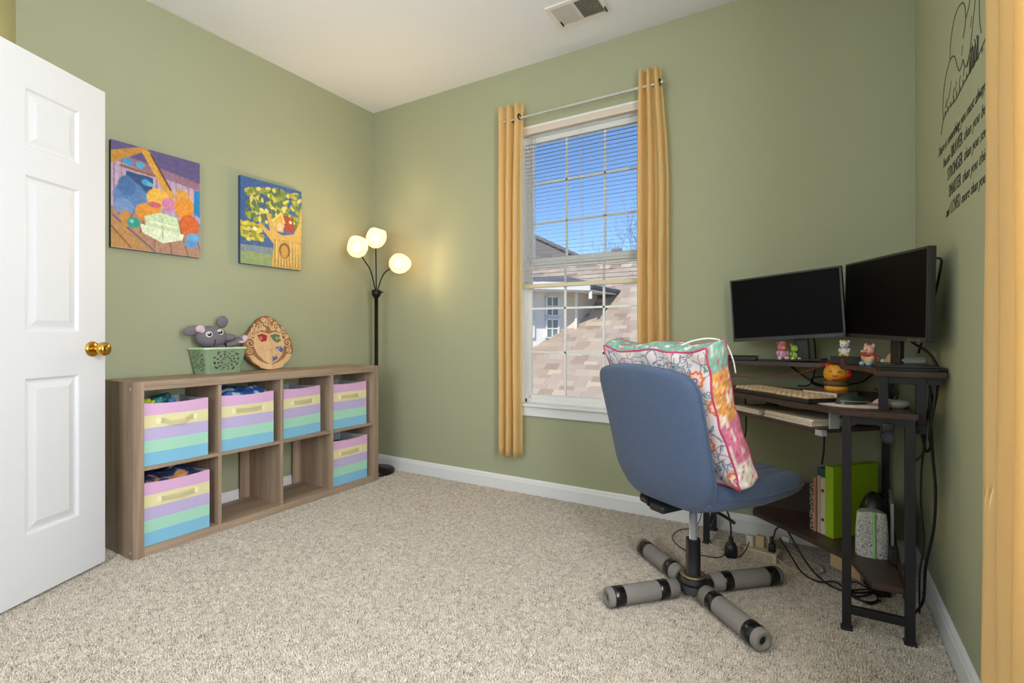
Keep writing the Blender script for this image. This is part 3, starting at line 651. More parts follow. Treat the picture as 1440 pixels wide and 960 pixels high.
b = MB(); b.ball((-2.815, 1.590, 1.058), .016, .030, .034, Matrix.Rotation(-.3, 4, 'X'), 18); obj('ear', b, m_cro, toy, True)
b = MB(); b.tube([(-2.80, 1.60, .93), (-2.785, 1.645, .945), (-2.775, 1.672, .962)], [.020, .020, .018], 10); obj('arm', b, m_cro, toy, True)
b = MB(); b.ball((-2.768, 1.690, .966), .016, .016, .020); b.ball((-2.764, 1.668, .947), .012, .018, .008); obj('paw', b, m_crp, toy, True, label='pale pink paw')
Rv = Vector((.8576, .5143, 0)); 
for dv in ((.84, -.46, .22), (.86, .22, .42)):
    dv = Vector(dv).normalized(); e = Vector((-2.800 + .0625 * dv.x, 1.520 + .083 * dv.y, .975 + .0605 * dv.z)); nv = (camv - e).normalized(); Mq = Matrix.Translation(e) @ nv.to_track_quat('Z', 'Y').to_matrix().to_4x4()
    b = MB(); b.lathe([(0, -.002), (.016, -.002), (.015, .004), (0, .006)], 20, Mq); ey = obj('eye', b, mat('eye white', c(240, 240, 240), .3), toy, True, label='white felt eye')
    b = MB(); b.lathe([(0, .004), (.0105, .004), (.009, .0075), (0, .009)], 18, Mq @ Matrix.Translation((.002, .001, 0))); pu = obj('pupil', b, mat('eye black', c(20, 20, 24), .2), ey, True)
    b = MB(); b.ball(Mq @ Vector((.0, .005, .009)), .0042); obj('eye_shine', b, mat('eye white'), toy, True)
b = MB(); b.tube([(-2.741, 1.508, .962), (-2.744, 1.510, .945), (-2.752, 1.509, .928)], .0018, 6); obj('mouth_stitch', b, mat('eye black'), toy, True)

# ------------------------------------------------------------------ carved crest leaning on the wall (plain shield design)
m_cw = wood('carved wood', c(232, 196, 152), c(204, 160, 112), 2, 2.5, .4)
cr = thing('wooden_crest', 'carved wooden shield plaque with red, green and blue inlays leaning on the wall', 'plaque', (-2.812, 1.878, SH), 0, rot=(0, math.radians(-9), 0))
# local: x out of the wall, y across, z up
def cut(pts, x0, x1, m, nm, par=cr, label=None):
    b = MB(); A = [b.bm.verts.new((x0, y, z)) for y, z in pts]; B = [b.bm.verts.new((x1, y, z)) for y, z in pts]; n_ = len(pts)
    b.bm.faces.new(A[::-1]); b.bm.faces.new(B)
    for i in range(n_): b.bm.faces.new((A[i], A[(i + 1) % n_], B[(i + 1) % n_], B[i]))
    bmesh.ops.triangulate(b.bm, faces=[f for f in b.bm.faces if len(f.verts) > 4])
    return obj(nm, b, m, par, label=label)
prof_ = [(0, .0), (.012, .062), (.04, .112), (.08, .146), (.12, .160), (.16, .158), (.20, .140), (.24, .112), (.27, .088), (.30, .058), (.32, .030), (.328, .0)]
def hwid(z):
    for (za, wa), (zb2, wb) in zip(prof_, prof_[1:]):
        if za <= z <= zb2: return wa + (wb - wa) * (z - za) / (zb2 - za)
    return 0
out = []
zz_ = [.328 * (1 - math.cos(PI * k / 60)) / 2 for k in range(61)]
for z in zz_: out.append((hwid(z) + (.007 * abs(math.sin(z * 78)) if z > .10 else 0), z))
for z in zz_[-2:0:-1]: out.append((-(hwid(z) + (.007 * abs(math.sin(z * 78)) if z > .10 else 0)), z))
cut(out, -.012, 0, wood('groove shade wood', c(150, 106, 70), c(110, 72, 46), 2, 2.5), 'backing')  # backing coloured darker to stand for shade in the carved grooves
cut([(x * .965, .157 + (z - .157) * .965) for x, z in out], 0, .006, wood('border shade wood', c(176, 124, 78), c(140, 94, 58), 2, 2.5), 'carved_border')  # border also darkened in colour, so the relief stands out as if shaded
sh_ = [(-.085, .215), (-.045, .228), (0, .215), (.045, .228), (.085, .215), (.100, .150), (.082, .095), (.045, .055), (0, .030), (-.045, .055), (-.082, .095), (-.100, .150)]
cut(sh_, .006, .010, m_cw, 'shield')
q_ = lambda s: [(x * s, .14 + (z - .14) * s) for x, z in sh_]
def quad(pts, m, lab): cut(pts, .010, .0122, m, 'inlay', label=lab)
quad([(-.074, .206), (-.044, .217), (-.010, .206), (-.018, .172), (-.050, .168), (-.060, .180)], mat('inlay red', c(170, 44, 48), .4), 'red inlay')
quad([(.010, .206), (.044, .217), (.074, .206), (.078, .172), (.050, .160), (.026, .176)], mat('inlay green', c(96, 122, 84), .4), 'green inlay')
quad([(.034, .132), (.070, .140), (.090, .120), (.074, .098), (.060, .112)], mat('inlay blue', c(84, 104, 170), .4), 'blue inlay')
quad([(.010, .048), (.014, .082), (.026, .066), (.034, .090), (.046, .074), (.040, .060)], mat('inlay blue'), 'blue inlay')
cut([(-.028, .122), (.028, .122), (.028, .168), (-.028, .168)], .010, .016, m_cw, 'centre_block')
b = MB(); b.box(.010, .014, -.0025, .0025, .034, .122); obj('divider', b, m_cw, cr)
rb = [(-.135, .075), (-.115, .045), (-.070, .020), (-.062, .030), (0, .016), (.062, .030), (.070, .020), (.115, .045), (.135, .075), (.120, .095), (.07, .055), (0, .040), (-.07, .055), (-.120, .095)]
rb = [(-.140, .088), (-.118, .052), (-.078, .024), (-.070, .012), (-.030, .002), (0, 0), (.030, .002), (.070, .012), (.078, .024), (.118, .052), (.140, .088), (.112, .092), (.085, .062), (.045, .040), (0, .030), (-.045, .040), (-.085, .062), (-.112, .092)]
cut(rb, .006, .014, m_cw, 'ribbon')
def scroll(cx, cz, r, turns, dr, nm='scroll', rad=.0042, ph=0):
    b = MB(); b.tube([(.010, cx + dr * (r * (1 - t / 26)) * math.cos(ph + turns * 2 * PI * t / 24), cz + (r * (1 - t / 26)) * math.sin(ph + turns * 2 * PI * t / 24)) for t in range(24)], rad, 6, smooth=False); obj(nm, b, m_cw, cr)
for s_ in (-1, 1):
    for cx, cz, r in ((.120, .160, .030), (.130, .112, .020), (.098, .222, .024), (.056, .258, .024), (.122, .196, .014), (.070, .238, .012), (.028, .244, .014)): scroll(s_ * cx, cz, r, 1.6, s_, ph=r * 50)
for s_ in (-1, 1):
    for cx, cz, r in ((.052, .128, .020), (.050, .188, .010), (.070, .190, .008), (.030, .088, .013)): scroll(s_ * cx, cz, r, 1.3, -s_, rad=.0032, ph=cz * 40)
scroll(0, .282, .026, 1.6, 1, ph=1); scroll(.022, .300, .014, 1.3, -1); scroll(-.026, .298, .014, 1.3, 1)
b = MB()
r_ = random.Random(2)
for k in range(46):
    a = r_.uniform(.2, PI - .2); rr = r_.uniform(.09, .145); b.ball((.009, rr * 1.0 * math.cos(a), .155 + rr * .98 * math.sin(a)), .004, .007, .005, seg=8)
o = obj('carved_relief', b, m_cw, cr); o['kind'] = 'stuff'

# ------------------------------------------------------------------ wall lettering
dec = thing('wall_lettering', 'black vinyl script lettering and line drawing on the right wall', 'wall decal', (WR, 2.0, 1.6))
m_ink = mat('black vinyl', c(34, 36, 30), .5)
MT = Matrix(((0, 0, -1, WR - .0006), (-1, 0, 0, 0), (0, 1, 0, 0), (0, 0, 0, 1)))
def text(s, y, z, width, h, shear, par, nm='lettering'):
    cu = bpy.data.curves.new(nm, 'FONT'); cu.body = s; cu.size = 1; cu.shear = shear; cu.extrude = .0004; cu.offset = -.014 if shear else -.004
    o = bpy.data.objects.new(nm, cu); C.objects.link(o); bpy.context.view_layer.update()
    me = bpy.data.meshes.new_from_object(o.evaluated_get(bpy.context.evaluated_depsgraph_get())); bpy.data.objects.remove(o)
    xs = [v.co.x for v in me.vertices]; x0, x1 = min(xs), max(xs); sx = width / (x1 - x0)
    me.transform(MT @ Matrix.Translation((-y, z, 0)) @ Matrix.Diagonal((sx, h, 1, 1)) @ Matrix.Translation((-x0, 0, 0)))
    q = bpy.data.objects.new(nm, me); C.objects.link(q); me.materials.clear(); me.materials.append(m_ink); q.parent = par; q.matrix_parent_inverse = Matrix.Translation(-par.location)
    return q
L_ = [(2.275, 1.598, [('There is something you must always remember', .80, .5)]),
      (2.20, 1.540, [('You are ', .105, .5), ('BRAVER', .150, 0), (' than you believe', .32, .5)]),
      (2.135, 1.482, [('STRONGER', .205, 0), (' than you seem', .27, .5)]),
      (2.115, 1.424, [('SMARTER', .165, 0), (' than you think', .285, .5)]),
      (2.155, 1.367, [('and ', .055, .5), ('LOVED', .125, 0), (' more than you know', .37, .5)])]
for y, z, segs in L_:
    for s_, wd, sh in segs:
        text(s_.strip(), y, z, wd * .96, .045 if sh else .056, sh, dec); y -= wd + .014
def stroke(pts, r=.0016, nm='drawn_line'):
    b = MB(); b.tube([(WR - .0008, y, z) for y, z in pts], r, 5, n=5); bmesh.ops.transform(b.bm, matrix=Matrix.Translation((WR - .0008, 0, 0)) @ Matrix.Diagonal((.3, 1, 1, 1)) @ Matrix.Translation((-(WR - .0008), 0, 0)), verts=b.bm.verts[:]); obj(nm, b, m_ink, dec, True)
# plain meadow: mound outline, grass, leafy stems, butterfly (no figures)
stroke([(2.235, 1.665), (2.20, 1.70), (2.12, 1.712), (2.03, 1.700), (1.95, 1.705), (1.86, 1.71), (1.78, 1.712), (1.66, 1.735)], .002)
stroke([(2.20, 1.70), (2.205, 1.76), (2.17, 1.825), (2.10, 1.855), (2.04, 1.84), (2.0, 1.79), (1.97, 1.765), (1.93, 1.78)], .002)
stroke([(2.10, 1.855), (2.09, 1.91), (2.04, 1.955), (1.98, 1.96), (1.92, 1.935), (1.90, 1.88), (1.93, 1.84)], .002)
stroke([(1.93, 1.78), (1.90, 1.745), (1.86, 1.76), (1.83, 1.81), (1.80, 1.87), (1.775, 1.92), (1.76, 1.86), (1.755, 1.80), (1.74, 1.76)], .002)
stroke([(1.90, 1.88), (1.86, 1.90), (1.83, 1.95), (1.845, 1.99), (1.82, 1.96), (1.80, 1.995), (1.79, 1.93)], .002)
for y, z in ((2.17, 1.73), (2.15, 1.725), (2.12, 1.74), (2.06, 1.722), (2.03, 1.73), (1.98, 1.725), (2.10, 1.76), (1.93, 1.73), (1.88, 1.735), (1.95, 1.80), (1.85, 1.83)): stroke([(y, z), (y - .018, z + .022)], .0016)
for k in range(9): y = 1.86 - k * .011; stroke([(y, 1.712), (y - .006, 1.74 + .012 * (k % 3)), (y + .003, 1.762 + .014 * (k % 2))], .002)
for k in range(12): y = 2.17 - k * .04; stroke([(y + .006, 1.704), (y, 1.722), (y - .005, 1.704)], .0013)
stroke([(1.835, 2.0), (1.85, 2.03), (1.825, 2.05), (1.815, 2.02), (1.835, 2.0)], .004); stroke([(1.83, 2.04), (1.835, 2.09), (1.815, 2.075), (1.82, 2.045)], .0022)

# ------------------------------------------------------------------ swivel chair
m_blue = mat('blue denim upholstery', c(68, 84, 112), .9, bump=.6, bscale=420, var=.5, vscale=330, sheen=.15)
m_foam = mat('grey foam', c(128, 122, 118), .95, bump=.4, bscale=350); m_tape = mat('black tape', c(24, 23, 24), .22); m_plas = mat('black plastic', c(26, 26, 28), .4); m_chrome = mat('chrome', c(200, 202, 208), .3, .45)
CX, CY = -.405, 2.01
base = None
TH = math.radians(-30.7)
chair = thing('swivel_chair', 'blue denim swivel chair with foam-wrapped star base at the corner desk', 'chair', (CX, CY, 0), TH)
b = MB(); b.cyl((0, 0, .03), (0, 0, .055), .062, 28); b.cyl((0, 0, .055), (0, 0, .075), .045, 24); b.cyl((0, 0, .07), (0, 0, .215), .0265, 24); obj('column', b, m_plas, chair)
b = MB(); b.lathe([(.044, 0), (.048, .004), (.044, .008), (.028, .009), (.028, 0)], 24, Matrix.Translation((0, 0, .076))); obj('collar_ring', b, mat('brass ring', c(150, 130, 100), .35, .8), chair)
b = MB(); b.cyl((0, 0, .2), (0, 0, .375), .0145, 20); obj('gas_lift', b, m_chrome, chair)
for ang, L in ((137, .372), (226.5, .360), (-45, .372), (43, .375)):
    a = math.radians(ang) - TH; D = Vector((math.cos(a), math.sin(a), 0)); z = .040
    b = MB(); b.cyl(D * .03 + Vector((0, 0, z)), D * (L - .01) + Vector((0, 0, z - .002)), .014, 12); lg = obj('leg', b, m_plas, chair)
    s0_, s1_, R_, ri = .072, L, .0345, .012
    Ms = Matrix.Translation(D * s0_ + Vector((0, 0, z))) @ D.to_track_quat('Z', 'Y').to_matrix().to_4x4(); LL = s1_ - s0_
    b = MB(); b.lathe([(ri, .006), (R_ * .8, 0), (R_, .005), (R_ * .99, LL * .25), (R_ * 1.01, LL * .5), (R_, LL - .006), (R_ * .86, LL), (ri + .004, LL), (ri, LL - .02)], 26, Ms); obj('foam_sleeve', b, m_foam, lg, label='grey foam tube wrapped round the leg')
    for t0, t1 in ((.045, .083), (LL - .065, LL - .022)):
        b = MB(); b.lathe([(R_ * 1.0, t0), (R_ * 1.03, t0 + .001), (R_ * 1.03, t1 - .001), (R_ * 1.0, t1)], 26, Ms); obj('tape_band', b, m_tape, lg, label='glossy black tape band')
# mechanism
b = MB(); b.box(-.09, .09, -.10, .12, .352, .378, .008); b.box(-.035, .035, -.19, .02, .345, .372, .008); b.tube([(.05, 0, .358), (.16, -.02, .35), (.205, -.03, .345)], .006, 8); obj('tilt_mechanism', b, m_plas, chair)
b = MB(); b.cyl((-.14, -.115, .352), (-.02, -.125, .352), .022, 18); b.cyl((-.06, -.12, .352), (-.05, -.12, .352), .026, 18); b.cyl((-.10, -.12, .352), (-.09, -.12, .352), .026, 18); obj('tension_knob', b, m_plas, chair)
# seat
def seat_f(top):
    def f(u, v):
        x = u * 2 - 1; y = v * 2 - 1; n_ = 3.6
        # square to rounded square
        sx = x * (1 - .10 * abs(y) ** 4) ; sy = y * (1 - .10 * abs(x) ** 4)
        e = max(0.0, 1 - max(abs(x), abs(y)) ** 9) ** .5
        X = sx * .262 * (1 - .14 * max(0, -y)); Y = .078 + sy * .258
        fr_ = (y + 1) / 2
        zt = .494 - .010 * max(0, y) ** 3 - .012 * math.cos(x * PI / 2) ; zb = .384 + .018 * max(0, fr_ - .45) / .55 + .0
        if top and y > -.2: zt += .009 * abs(math.sin(x * PI * 5)) * min(1, (y + .2) * 4) * (1 - abs(x) ** 6)
        zm = (zt + zb) / 2 - .002
        return (X, Y, zm + (zt - zm) * e) if top else (X, Y, zm - (zm - zb) * e)
    return f
b = MB(); b.grid(seat_f(True), 72, 48); b.grid(seat_f(False), 72, 48); bmesh.ops.remove_doubles(b.bm, verts=b.bm.verts[:], dist=1e-4)
seat = obj('seat', b, m_blue, chair, smooth=True)
b = MB(); sf = seat_f(True); P_ = [Vector(sf(0, k / 12)) for k in range(13)] + [Vector(sf(k / 12, 1)) for k in range(1, 13)] + [Vector(sf(1, 1 - k / 12)) for k in range(1, 13)] + [Vector(sf(1 - k / 12, 0)) for k in range(1, 12)]
b.tube(P_, .0035, 6, n=2, cyc=True); obj('seam_piping', b, m_blue, seat)
# backrest
BW_, ZB, ZT = .245, .372, .865
def back_f(side):
    def f(u, v):
        x = u * 2 - 1; H_ = ZT - ZB; z = ZB + H_ * v; rt, rb = .075, .15
        hw = BW_ * (1.0 - .03 * (1 - v))
        if z > ZT - rt: q = (z - (ZT - rt)) / rt; hw -= rt * .95 * (1 - math.sqrt(max(0, 1 - q * q)))
        if z < ZB + rb: q = ((ZB + rb) - z) / rb; hw -= rb * .9 * (1 - math.sqrt(max(0, 1 - q * q)))
        X = x * hw
        yc = -.165 - .125 * v ** 1.1 + .034 * (abs(X) / BW_) ** 2.2 + .05 * max(0, .25 - v) ** 1.5 * 4
        e = max(0.0, 1 - abs(x) ** 10) ** .5 * max(0.0, 1 - abs(2 * v - 1) ** 22) ** .5
        t = .027 * e
        return (X, yc + (t if side else -t), z + (0 if side else 0) + .018 * (1 - x * x) * v)
    return f
b = MB(); b.grid(back_f(True), 44, 60); b.grid(back_f(False), 44, 60); bmesh.ops.remove_doubles(b.bm, verts=b.bm.verts[:], dist=2e-4)
back = obj('backrest', b, m_blue, chair, smooth=True)
b = MB(); fa, fb = back_f(True), back_f(False)
mid_ = lambda u, v: (Vector(fa(u, v)) + Vector(fb(u, v))) / 2
P_ = [mid_(0, .02 + .96 * k / 24) for k in range(25)] + [mid_(k / 10, .995) for k in range(1, 10)] + [mid_(1, .98 - .96 * k / 24) for k in range(25)] + [mid_(1 - k / 10, .005) for k in range(1, 10)]
b.tube(P_, .004, 6, n=2, cyc=True); obj('seam_piping', b, m_blue, back)

# ------------------------------------------------------------------ floral cushion
PW, PH, PT = .495, .485, .088
lean = .335
cush = thing('floral_cushion', 'large floral patchwork box cushion with pink piping propped on the blue chair', 'cushion', (0, 0, 0), 0)
Mloc = Matrix.Translation((CX, CY, 0)) @ Matrix.Rotation(TH, 4, 'Z') @ Matrix.Translation((.028, -.052, .495)) @ Matrix.Rotation(lean, 4, 'X')
cush.location = Mloc.to_translation(); cush.rotation_euler = Mloc.to_euler()
# local x across, z up the cushion, y: back face at -PT/2 .. front face at +PT/2
def fedge(x, z):  # slightly wavy soft square
    k = 1 - .035 * abs(z * 2 - 1) ** 2 * 0
    return k
def face_f(sg, dx=0):
    def f(u, v):
        x = u * 2 - 1; z = v * 2 - 1
        e = (max(0, 1 - x ** 4) * max(0, 1 - z ** 4)) ** .6
        X = x * PW / 2 * (1 - .045 * (1 - z * z)); Z = PH / 2 + z * PH / 2 * (1 - .035 * (1 - x * x)) 
        X += .006 * math.sin(7 * v + 1); Z += .006 * math.sin(6 * u + 2) - (.010 * v * math.sin(3 * u * PI))
        wr = .0035 * math.sin(26 * u + 5 * math.sin(7 * v)) * (1 - e) + .0025 * noise.noise(Vector((u * 7, v * 7, sg)))
        return (X, sg * (PT / 2 + .020 * e + wr), Z)
    return f
GR = 230
def floral(seed, base_, w=GR, h=GR, dens=1.0, pal='b'):
    p = Paint(w, h, base_); r = random.Random(seed); p.mott(26, .10, seed)
    vine = [c(88, 116, 136), c(110, 130, 150), c(96, 140, 130), c(120, 110, 140)]
    for k in range(int(110 * dens)):
        x, y, a = r.random(), r.random(), r.uniform(0, 6.28); pts = [(x, y)]
        for q in range(6): a += r.uniform(-.8, .8); x += .022 * math.cos(a); y += .022 * math.sin(a); pts.append((x, y))
        p.line(pts, .0040, r.choice(vine))
        if k % 2: p.ell(x, y, .020, .009, r.choice(vine), a)
    for k in range(int(40 * dens)): x, y = r.random(), r.random(); p.ring(x, y, r.uniform(.008, .016), .0032, r.choice([c(60, 100, 130), c(190, 90, 110), c(220, 130, 80)]))
    n_ = 4
    for i in range(n_ + 1):
        for j in range(n_ + 1):
            x = (i + .5 * (j % 2)) / n_ + r.uniform(-.03, .03); y = j / n_ + .06 + r.uniform(-.03, .03); R_ = r.uniform(.052, .062)
            if (i * 3 + j * 5 + seed) % 4 == 0: R_ *= .62
            p.ell(x, y, R_ * .95, R_ * .95, c(228, 214, 206)); p.ring(x, y, R_, .012, c(212, 104, 48), .10, 9); p.ring(x, y, R_ * .66, .004, c(228, 160, 110), .12, 9); p.ell(x, y, R_ * .42, R_ * .42, c(150, 110, 160)); p.ring(x, y, R_ * .34, .003, c(206, 80, 100), .2, 6); p.ell(x, y, R_ * .16, R_ * .16, c(240, 230, 220))
    return p
pf = floral(3, c(206, 194, 194), dens=3.2)
b = MB(); b.grid(face_f(-1), GR - 1, GR - 1); o = obj('back_cover', b, vcol('floral print', .85, .25, 500), cush, smooth=True, label='pale grey cover printed with orange flowers'); setcol(o, pf.flat())
p2 = Paint(120, 120, c(216, 208, 200)); pb = floral(9, c(220, 206, 200), 120, 120)
p2.a = pb.a.copy(); p2.mott(30, .2, 4)
p2.poly([(0, .80), (1, .80), (1, 1), (0, 1)], c(132, 176, 160), .85); p2.poly([(0, .46), (1, .46), (1, .80), (0, .80)], c(214, 150, 78), .85); p2.poly([(0, .20), (1, .20), (1, .46), (0, .46)], c(206, 120, 150), .5)
p2.mott(60, .5, 8)
b = MB(); b.grid(face_f(1), 119, 119); o = obj('front_cover', b, vcol('floral print'), cush, smooth=True, label='patchwork front in teal, orange and pink'); setcol(o, p2.flat())
def rim_pt(s):
    s = s % 4; i = int(s); f = s - i
    return [(f, 0), (1, f), (1 - f, 1), (0, 1 - f)][i]
NS = 240
def band(s, t):
    u, v = rim_pt(s * 4); a = Vector(face_f(-1)(u, v)); q = Vector(face_f(1)(u, v)); p = a.lerp(q, t); ctr = Vector((0, 0, PH / 2)); d_ = Vector((p.x, 0, p.z - PH / 2)).normalized(); return p + d_ * .010 * math.sin(PI * t)
b = MB(); b.grid(lambda u, v: band(u, v), NS, 10, closeu=True)
vals = []
palb = [c(132, 176, 160), c(214, 150, 78), c(206, 120, 150), c(216, 206, 190)]
for j in range(11):
    for i in range(NS):
        u, v = rim_pt(4 * i / NS); k = 0 if v > .80 else 1 if v > .45 else 2 if v > .18 else 3
        q = .75 + .5 * abs(noise.noise(Vector((i * .33, j * 1.1, 1)))) * 2; cl = palb[k]
        if k == 3 or noise.noise(Vector((i * .14, j * .5, 5))) > .28: cl = c(226, 216, 206) if k else c(220, 214, 206)
        if noise.noise(Vector((i * .5, j * .9, 9))) > .42: cl = c(204, 84, 110)
        if k == 1 and noise.noise(Vector((i * .7, j * 1.4, 2))) > .2: cl = c(232, 190, 130)
        vals.append(tuple(min(1, x * q) for x in cl[:3]) + (1,))
o = obj('side_band', b, vcol('floral print'), cush, smooth=True, label='patchwork side band in teal, orange and pink'); setcol(o, vals)
m_pipe = mat('pink piping', c(186, 62, 104), .7, bump=.4, bscale=400)
for sg in (-1, 1):
    b = MB(); b.tube([Vector(face_f(sg)(*rim_pt(4 * k / 80))) * 1.0 + Vector((0, sg * .001, 0)) for k in range(80)], .0034 if sg < 0 else .0018, 7, n=2, cyc=True); obj('piping', b, m_pipe, cush, label='pink piping')
b = MB(); b.tube([(.13, -.02, .490), (.17, .0, .500), (.21, .03, .497), (.245, .05, .475), (.256, .055, .42), (.25, .060, .37)], .0025, 6); obj('tie_string', b, mat('white string', c(226, 222, 214), .8), cush, label='white tie string')

# ------------------------------------------------------------------ corner desk
m_dw = wood('dark brown board', c(84, 62, 54), c(52, 39, 36), 0, 1.3, .38); m_steel = mat('black steel', c(38, 37, 42), .5, .3)
desk = thing('corner_desk', 'small dark brown corner desk on black steel legs with a raised monitor shelf', 'desk', (.05, 2.5, 0))
ZD = .735
top_ = [(-.47, 2.755), (-.47, 2.53), (-.41, 2.505), (-.22, 2.315), (.03, 2.07), (.065, 2.025), (.27, 2.025), (.27, 2.755)]
b = MB(); b.prism(top_[::-1], ZD - .018, ZD); obj('desktop', b, m_dw, desk, True)
def post(x, y, z0, z1, w_=.026, nm='leg', par=desk):
    b = MB(); b.box(x - w_ / 2, x + w_ / 2, y - w_ / 2, y + w_ / 2, z0, z1, .0015); return obj(nm, b, m_steel, par, True)
for x, y in ((.083, 2.047), (.252, 2.047), (.252, 2.735), (-.452, 2.545), (-.452, 2.735)):
    lg = post(x, y, .006, ZD - .018); b = MB(); b.box(x - .017, x + .017, y - .017, y + .017, 0, .008, .002); obj('foot', b, m_plas, lg, True)
for (x0, x1, y0, y1, z0, z1) in ((.096, .239, 2.037, 2.057, .055, .080), (.096, .239, 2.037, 2.057, ZD - .045, ZD - .018), (-.462, -.442, 2.558, 2.722, .055, .080), (-.462, -.442, 2.558, 2.722, ZD - .045, ZD - .018), (.242, .262, 2.06, 2.722, ZD - .045, ZD - .018), (-.439, .239, 2.725, 2.745, ZD - .045, ZD - .018)):
    b = MB(); b.box(x0, x1, y0, y1, z0, z1, .001); obj('rail', b, m_steel, desk, True)
# raised shelf
ZR = .866
b = MB(); b.prism([(-.455, 2.765), (-.455, 2.585), (.02, 2.53), (.10, 2.45), (.15, 2.33), (.168, 2.20), (.168, 2.085), (.350, 2.085), (.350, 2.765)][::-1], ZR - .018, ZR); obj('raised_shelf', b, m_dw, desk, True)
for x, y in ((-.435, 2.605), (-.435, 2.745), (.188, 2.105), (.262, 2.70)): post(x, y, ZD, ZR - .018, .026, 'shelf_post')
post(.287, 2.105, .68, ZR - .018, .026, 'shelf_post')
b = MB(); b.box(.176, .335, 2.096, 2.114, ZR - .042, ZR - .018, .001); obj('rail', b, m_steel, desk, True)
b = MB(); b.box(.245, .300, 2.09, 2.12, .665, .69, .001); obj('bracket', b, m_steel, desk, True)
b = MB(); b.box(.178, .210, 2.030, 2.046, .672, .70, .003); b.cyl((.194, 2.03, .655), (.194, 2.046, .655), .020, 14); obj('bracket', b, m_steel, desk, True)
# keyboard tray: long axis along the slanted front edge
DI = Vector((.6787, -.7344, 0)); NI = Vector((.7344, .6787, 0))
MTy = Matrix(((DI.x, NI.x, 0, 0), (DI.y, NI.y, 0, 0), (0, 0, 1, 0), (0, 0, 0, 1)))
TR0 = Vector((-.350, 2.470, 0))
def tbox(u0, u1, v0, v1, z0, z1, bev=0, o=TR0):
    b = MB(); b.box(u0, u1, v0, v1, z0, z1, bev, Matrix.Translation(o) @ MTy); return b
obj('keyboard_tray', tbox(0, .52, 0, .26, .640, .655, .001), m_dw, desk, True)
tr_ = [q for q in desk.children if q.name.startswith('keyboard_tray')][0]
obj('slide_rail', tbox(.505, .535, -.002, .02, .632, .652, .001), m_chrome, tr_, True, label='bright metal slide rail end')
obj('slide_rail', tbox(.522, .526, .04, .08, .655, .715), m_chrome, tr_, True)
obj('slide_rail', tbox(.0, .008, .2, .26, .655, .715), m_steel, tr_, True)
b = MB(); b.box(.10, .24, 2.30, 2.325, .672, .692, .001); sr = obj('side_rail', b, mat('grey painted steel', c(120, 120, 116), .5), desk, True, label='grey slotted metal rail under the desktop')
# low shelf with back boards
ZL = .165
b = MB(); b.prism([(-.26, 2.745), (-.26, 2.62), (.10, 2.255), (.155, 2.06), (.238, 2.06), (.238, 2.745)][::-1], ZL - .018, ZL); obj('low_shelf', b, m_dw, desk, True)
b = MB(); b.box(-.25, .238, 2.724, 2.734, ZL, .30, .001); obj('low_back_board', b, m_dw, desk, True)
b = MB(); b.prism([(2.10, .12), (2.72, .12), (2.72, .30), (2.60, .30)], -.006, .006, Matrix(((0, 0, 1, .262 - .015), (1, 0, 0, 0), (0, 1, 0, 0), (0, 0, 0, 1)))); obj('low_side_board', b, m_dw, desk, True)
b = MB(); b.box(0, .13, -.006, .006, .10, .147, .001, Matrix.Translation((.045, 2.315, 0)) @ Matrix.Rotation(math.radians(-46), 4, 'Z')); obj('edge_block', b, mat('raw board edge', c(170, 140, 104), .8), desk, True, label='pale raw board edge below the low shelf')

# papers on tray
def papers(lab, u0, u1, v0, v1, n_, cat='paper stack', z=.655):
    t = thing('paper_stack', lab, cat, tuple(TR0 + DI * (u0 + u1) / 2 + NI * (v0 + v1) / 2 + Vector((0, 0, z))))
    for k in range(n_):
        b = tbox(u0 + .003 * math.sin(3 * k), u1 + .004 * math.sin(5 * k), v0 + .004 * (k % 2), v1, z + .0062 * k, z + .0062 * k + .0054, .0008); obj('sheet_stack', b, mat('paper', c(234, 222, 202), .8, var=.08, vscale=40), t, True)
papers('cream paper pad on the left of the keyboard tray', .015, .195, .012, .20, 3)
papers('thicker stack of cream papers on the right of the keyboard tray', .225, .475, .012, .20, 4)

# keyboard
kb = thing('keyboard', 'black computer keyboard with tan keys on the slanted desk front', 'keyboard', (-.30, 2.45, ZD))
KO = Vector((-.322, 2.447, 0))
kt = tbox(0, .43, 0, .135, ZD, ZD + .018, .003, KO); obj('case', kt, m_plas, kb, True)
m_key = mat('tan keycap', c(206, 180, 146), .5)
kc = None
for r in range(5):
    n_ = 15
    for q in range(n_):
        if r == 0 and 4 < q < 9: continue
        P_ = KO + DI * (.006 + q * .0279) + NI * (.008 + r * .0245)
        if kc is None:
            b = MB(); b.box(0, .0232, 0, .0195, 0, .010); 
            for v in b.bm.verts:
                if v.co.z > .005: v.co.x = .012 + (v.co.x - .012) * .78; v.co.y = .01025 + (v.co.y - .01025) * .78
            kc = obj('key', b, m_key, kb); k_ = kc
        else: k_ = dup(kc, kb)
        k_.location = P_ + Vector((0, 0, ZD + .018)) - kb.location; k_.rotation_euler = (0, 0, math.atan2(DI.y, DI.x))
b = tbox(.0 + .006 + 5 * .0279, .006 + 9 * .0279 - .004, .008, .0285, ZD + .018, ZD + .027, .002, KO); obj('space_bar', b, m_key, kb, True)

